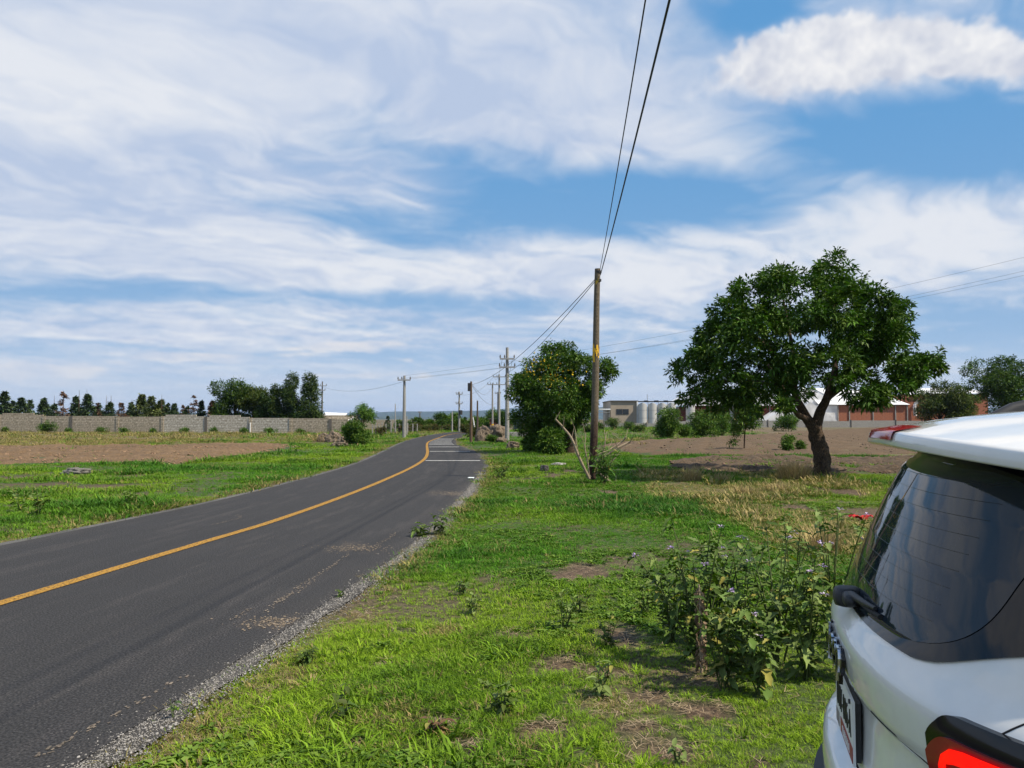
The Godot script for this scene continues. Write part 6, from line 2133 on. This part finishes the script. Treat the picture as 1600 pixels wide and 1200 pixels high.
	var lo := put(li, "litter_wrapper", M.litter)
	lo.position = G(742, 748) * Vector3(1, 0, 1) + Vector3(-0.1, 0.005, 0)
	tag(lo, "pale crumpled wrapper lying on the road edge", "litter")

func build_grass() -> void:
	# tufts of blades; the ground's own masks decide where they grow
	var meshes := []
	for v in 4:
		var r := RandomNumberGenerator.new()
		r.seed = 60 + v
		var mb := MB.new()
		for k in 14:
			var a := r.randf() * TAU
			var q := 0.7 * sqrt(r.randf())
			var kk := r.randf_range(0.7, 1.3)
			mb.col = Color(kk, kk, kk * 0.9)
			var d := Vector3(cos(a) * 0.55 + r.randfn(0, 0.3), 0.9 if v < 3 else 0.5, sin(a) * 0.55 + r.randfn(0, 0.3)).normalized()
			mb.blade(Vector3(cos(a) * q, -0.05, sin(a) * q), d, r.randf_range(0.7, 1.35), 0.062 if v < 2 else 0.11, r.randf_range(0.3, 1.1))
		var me := mb.mesh()
		me.surface_set_material(0, M.grass)
		meshes.append(me)
	var lists := [[], [], [], []]
	var cols := [[], [], [], []]
	var r := RandomNumberGenerator.new()
	r.seed = 4242
	# [x0, x1, d0, d1, per square metre, blade height, side]
	var zones := [[-3.0, 3.2, 2.6, 6.5, 1400.0, 0.042], [-2.5, 5.5, 6.5, 11.0, 800.0, 0.046], [-2.0, 10.0, 11.0, 19.0, 420.0, 0.056], [-3.5, 16.0, 19.0, 34.0, 130.0, 0.080], [-9.0, 20.0, 34.0, 62.0, 24.0, 0.12], [-13.0, -6.0, 6.0, 16.0, 230.0, 0.060], [-26.0, -5.5, 13.0, 34.0, 95.0, 0.085], [-42.0, -6.5, 26.0, 62.0, 22.0, 0.12], [-75.0, -7.5, 62.0, 118.0, 3.2, 0.22], [-9.0, 30.0, 62.0, 150.0, 2.2, 0.22]]
	for z in zones:
		var count := int((z[1] - z[0]) * (z[3] - z[2]) * z[4])
		for k in count:
			var x := r.randf_range(z[0], z[1])
			var d := r.randf_range(z[2], z[3])
			# only what some view from near the camera could see
			if absf(x) > d * 0.80 + 2.0: continue
			var o := off_road(x, -d)
			if o < 0.02: continue
			if o < 0.30 and r.randf() > 0.06 + o * 2.0 + 0.5 * nf.get_noise_2d(x * 90.0, d * 90.0): continue
			var zz := -d
			if d > 20.0:
				if inside(FIELD_L, x, zz) > 0.3 and r.randf() > 0.015: continue
				if inside(FIELD_R, x, zz) > 0.3 and r.randf() > 0.01: continue
				if inside(CLODS, x, zz) > 0.2 and r.randf() > 0.16: continue
			var s := soil(x, zz)
			if r.randf() < s * 1.02: continue
			var thin := nf.get_noise_2d(x * 45.0, zz * 45.0)
			if thin > 0.24 and r.randf() < 0.45: continue
			var dr := dry(x, zz)
			var tone := nf.get_noise_2d(x * 10.0 + 200.0, zz * 10.0)
			var lush := nf.get_noise_2d(x * 22.0 - 90.0, zz * 22.0)
			var c := Color(0.090, 0.245, 0.010).lerp(Color(0.235, 0.375, 0.018), clampf(0.5 + tone * 1.7, 0, 1))
			c = c.lerp(Color(0.05, 0.16, 0.014), clampf(lush * 1.8, 0.0, 0.85))
			var stub := sm(10.0, 20.0, o) if x < 0.0 else 0.0
			if r.randf() < maxf(dr * 0.55, stub * 0.86) + 0.03: c = Color(0.36, 0.27, 0.13).lerp(Color(0.25, 0.24, 0.07), r.randf())
			elif r.randf() < 0.05: c = Color(0.33, 0.27, 0.12)
			c = c * r.randf_range(0.75, 1.2)
			var sc: float = z[5] * r.randf_range(0.6, 1.25) * (1.0 + 1.5 * clampf(lush, -0.35, 0.8))
			if dr > 0.45 and x > 1.5 and d > 9.0 and r.randf() < 0.10:
				sc *= r.randf_range(1.3, 2.9)
				c = Color(0.46, 0.35, 0.17).lerp(Color(0.33, 0.28, 0.10), r.randf()) * r.randf_range(0.75, 1.15)
			elif r.randf() < 0.03: sc *= 1.9
			var v := 0
			if r.randf() < 0.35: v = 1
			if r.randf() < 0.14 + 0.2 * clampf(lush, 0, 1): v = 2
			if r.randf() < 0.18: v = 3
			var wide := 1.15
			lists[v].append(Transform3D(Basis(Vector3.UP, r.randf() * TAU).scaled(Vector3(sc * wide, sc, sc * wide)), Vector3(x, gh(x, zz), zz)))
			cols[v].append(c)
	# broken straw and dead stems lying about, mostly on and round the bare patches
	var sb := MB.new()
	sb.blade(Vector3.ZERO, Vector3(1, 0.06, 0).normalized(), 1.0, 0.035, 0.1)
	sb.blade(Vector3(0.2, 0, 0.1), Vector3(0.6, 0.1, 0.8).normalized(), 0.6, 0.03, 0.2)
	sb.blade(Vector3(0.1, 0, 0), Vector3(-0.5, 0.12, 0.7).normalized(), 0.5, 0.03, 0.3)
	var sme := sb.mesh()
	sme.surface_set_material(0, M.straw)
	var sx := []
	var sc2 := []
	var tries := 0
	while sx.size() < 9000 and tries < 60000:
		tries += 1
		var d := 2.8 + 20.0 * pow(r.randf(), 1.5)
		var x := r.randf_range(-2.2, minf(1.2 + d * 0.6, 9.0))
		if off_road(x, -d) < 0.22: continue
		var want := maxf(soil(x, -d) * 0.8, dry(x, -d) * 0.75) + 0.05
		if r.randf() > want: continue
		var l := r.randf_range(0.03, 0.13)
		sx.append(Transform3D(Basis(Vector3.UP, r.randf() * TAU).scaled(Vector3(l, l, l)), Vector3(x, gh(x, -d) + r.randf_range(0.0, 0.02), -d)))
		sc2.append(Color(0.40, 0.31, 0.19).lerp(Color(0.20, 0.14, 0.09), r.randf()))
	multi(sme, "dry_straw", sx, sc2, "broken dry straw scattered over the verge", "straw")
	# flat broad-leaved weeds creeping in the turf
	var cb := MB.new()
	for k in 12:
		var a := r.randf() * TAU
		var kk := r.randf_range(0.7, 1.25)
		cb.col = Color(kk, kk, kk)
		var dd := Vector3(cos(a), r.randf_range(0.15, 0.8), sin(a)).normalized()
		cb.leaf(Vector3(r.randfn(0, 0.3), 0.1 + 0.3 * r.randf(), r.randfn(0, 0.3)), dd, dd.cross(Vector3.UP).normalized(), r.randf_range(0.5, 1.0), r.randf_range(0.28, 0.5), 0.15, 0.3)
	var cme := cb.mesh()
	cme.surface_set_material(0, M.leaf)
	var cx := []
	var cc2 := []
	tries = 0
	while cx.size() < 5200 and tries < 60000:
		tries += 1
		var d := 2.8 + 22.0 * pow(r.randf(), 1.3)
		var x := r.randf_range(-2.2, minf(1.2 + d * 0.6, 10.0))
		if off_road(x, -d) < 0.35: continue
		if nf.get_noise_2d(x * 30.0 + 700.0, d * 30.0) < 0.12: continue
		if r.randf() < soil(x, -d): continue
		var l := r.randf_range(0.03, 0.075)
		cx.append(Transform3D(Basis(Vector3.UP, r.randf() * TAU).scaled(Vector3(l, l, l)), Vector3(x, gh(x, -d), -d)))
		cc2.append(Color(0.085, 0.18, 0.02).lerp(Color(0.18, 0.28, 0.045), r.randf()))
	multi(cme, "creeping_weeds", cx, cc2, "small broad-leaved weeds creeping through the verge grass", "weeds")
	var lb := ["short green grass covering the verges", "finer green and straw grass among the verge grass", "broad-bladed lush grass in the verge", "low flattened grass and straw on the verge"]
	for v in 4:
			multi(meshes[v], "grass", lists[v], cols[v], lb[v], "grass")
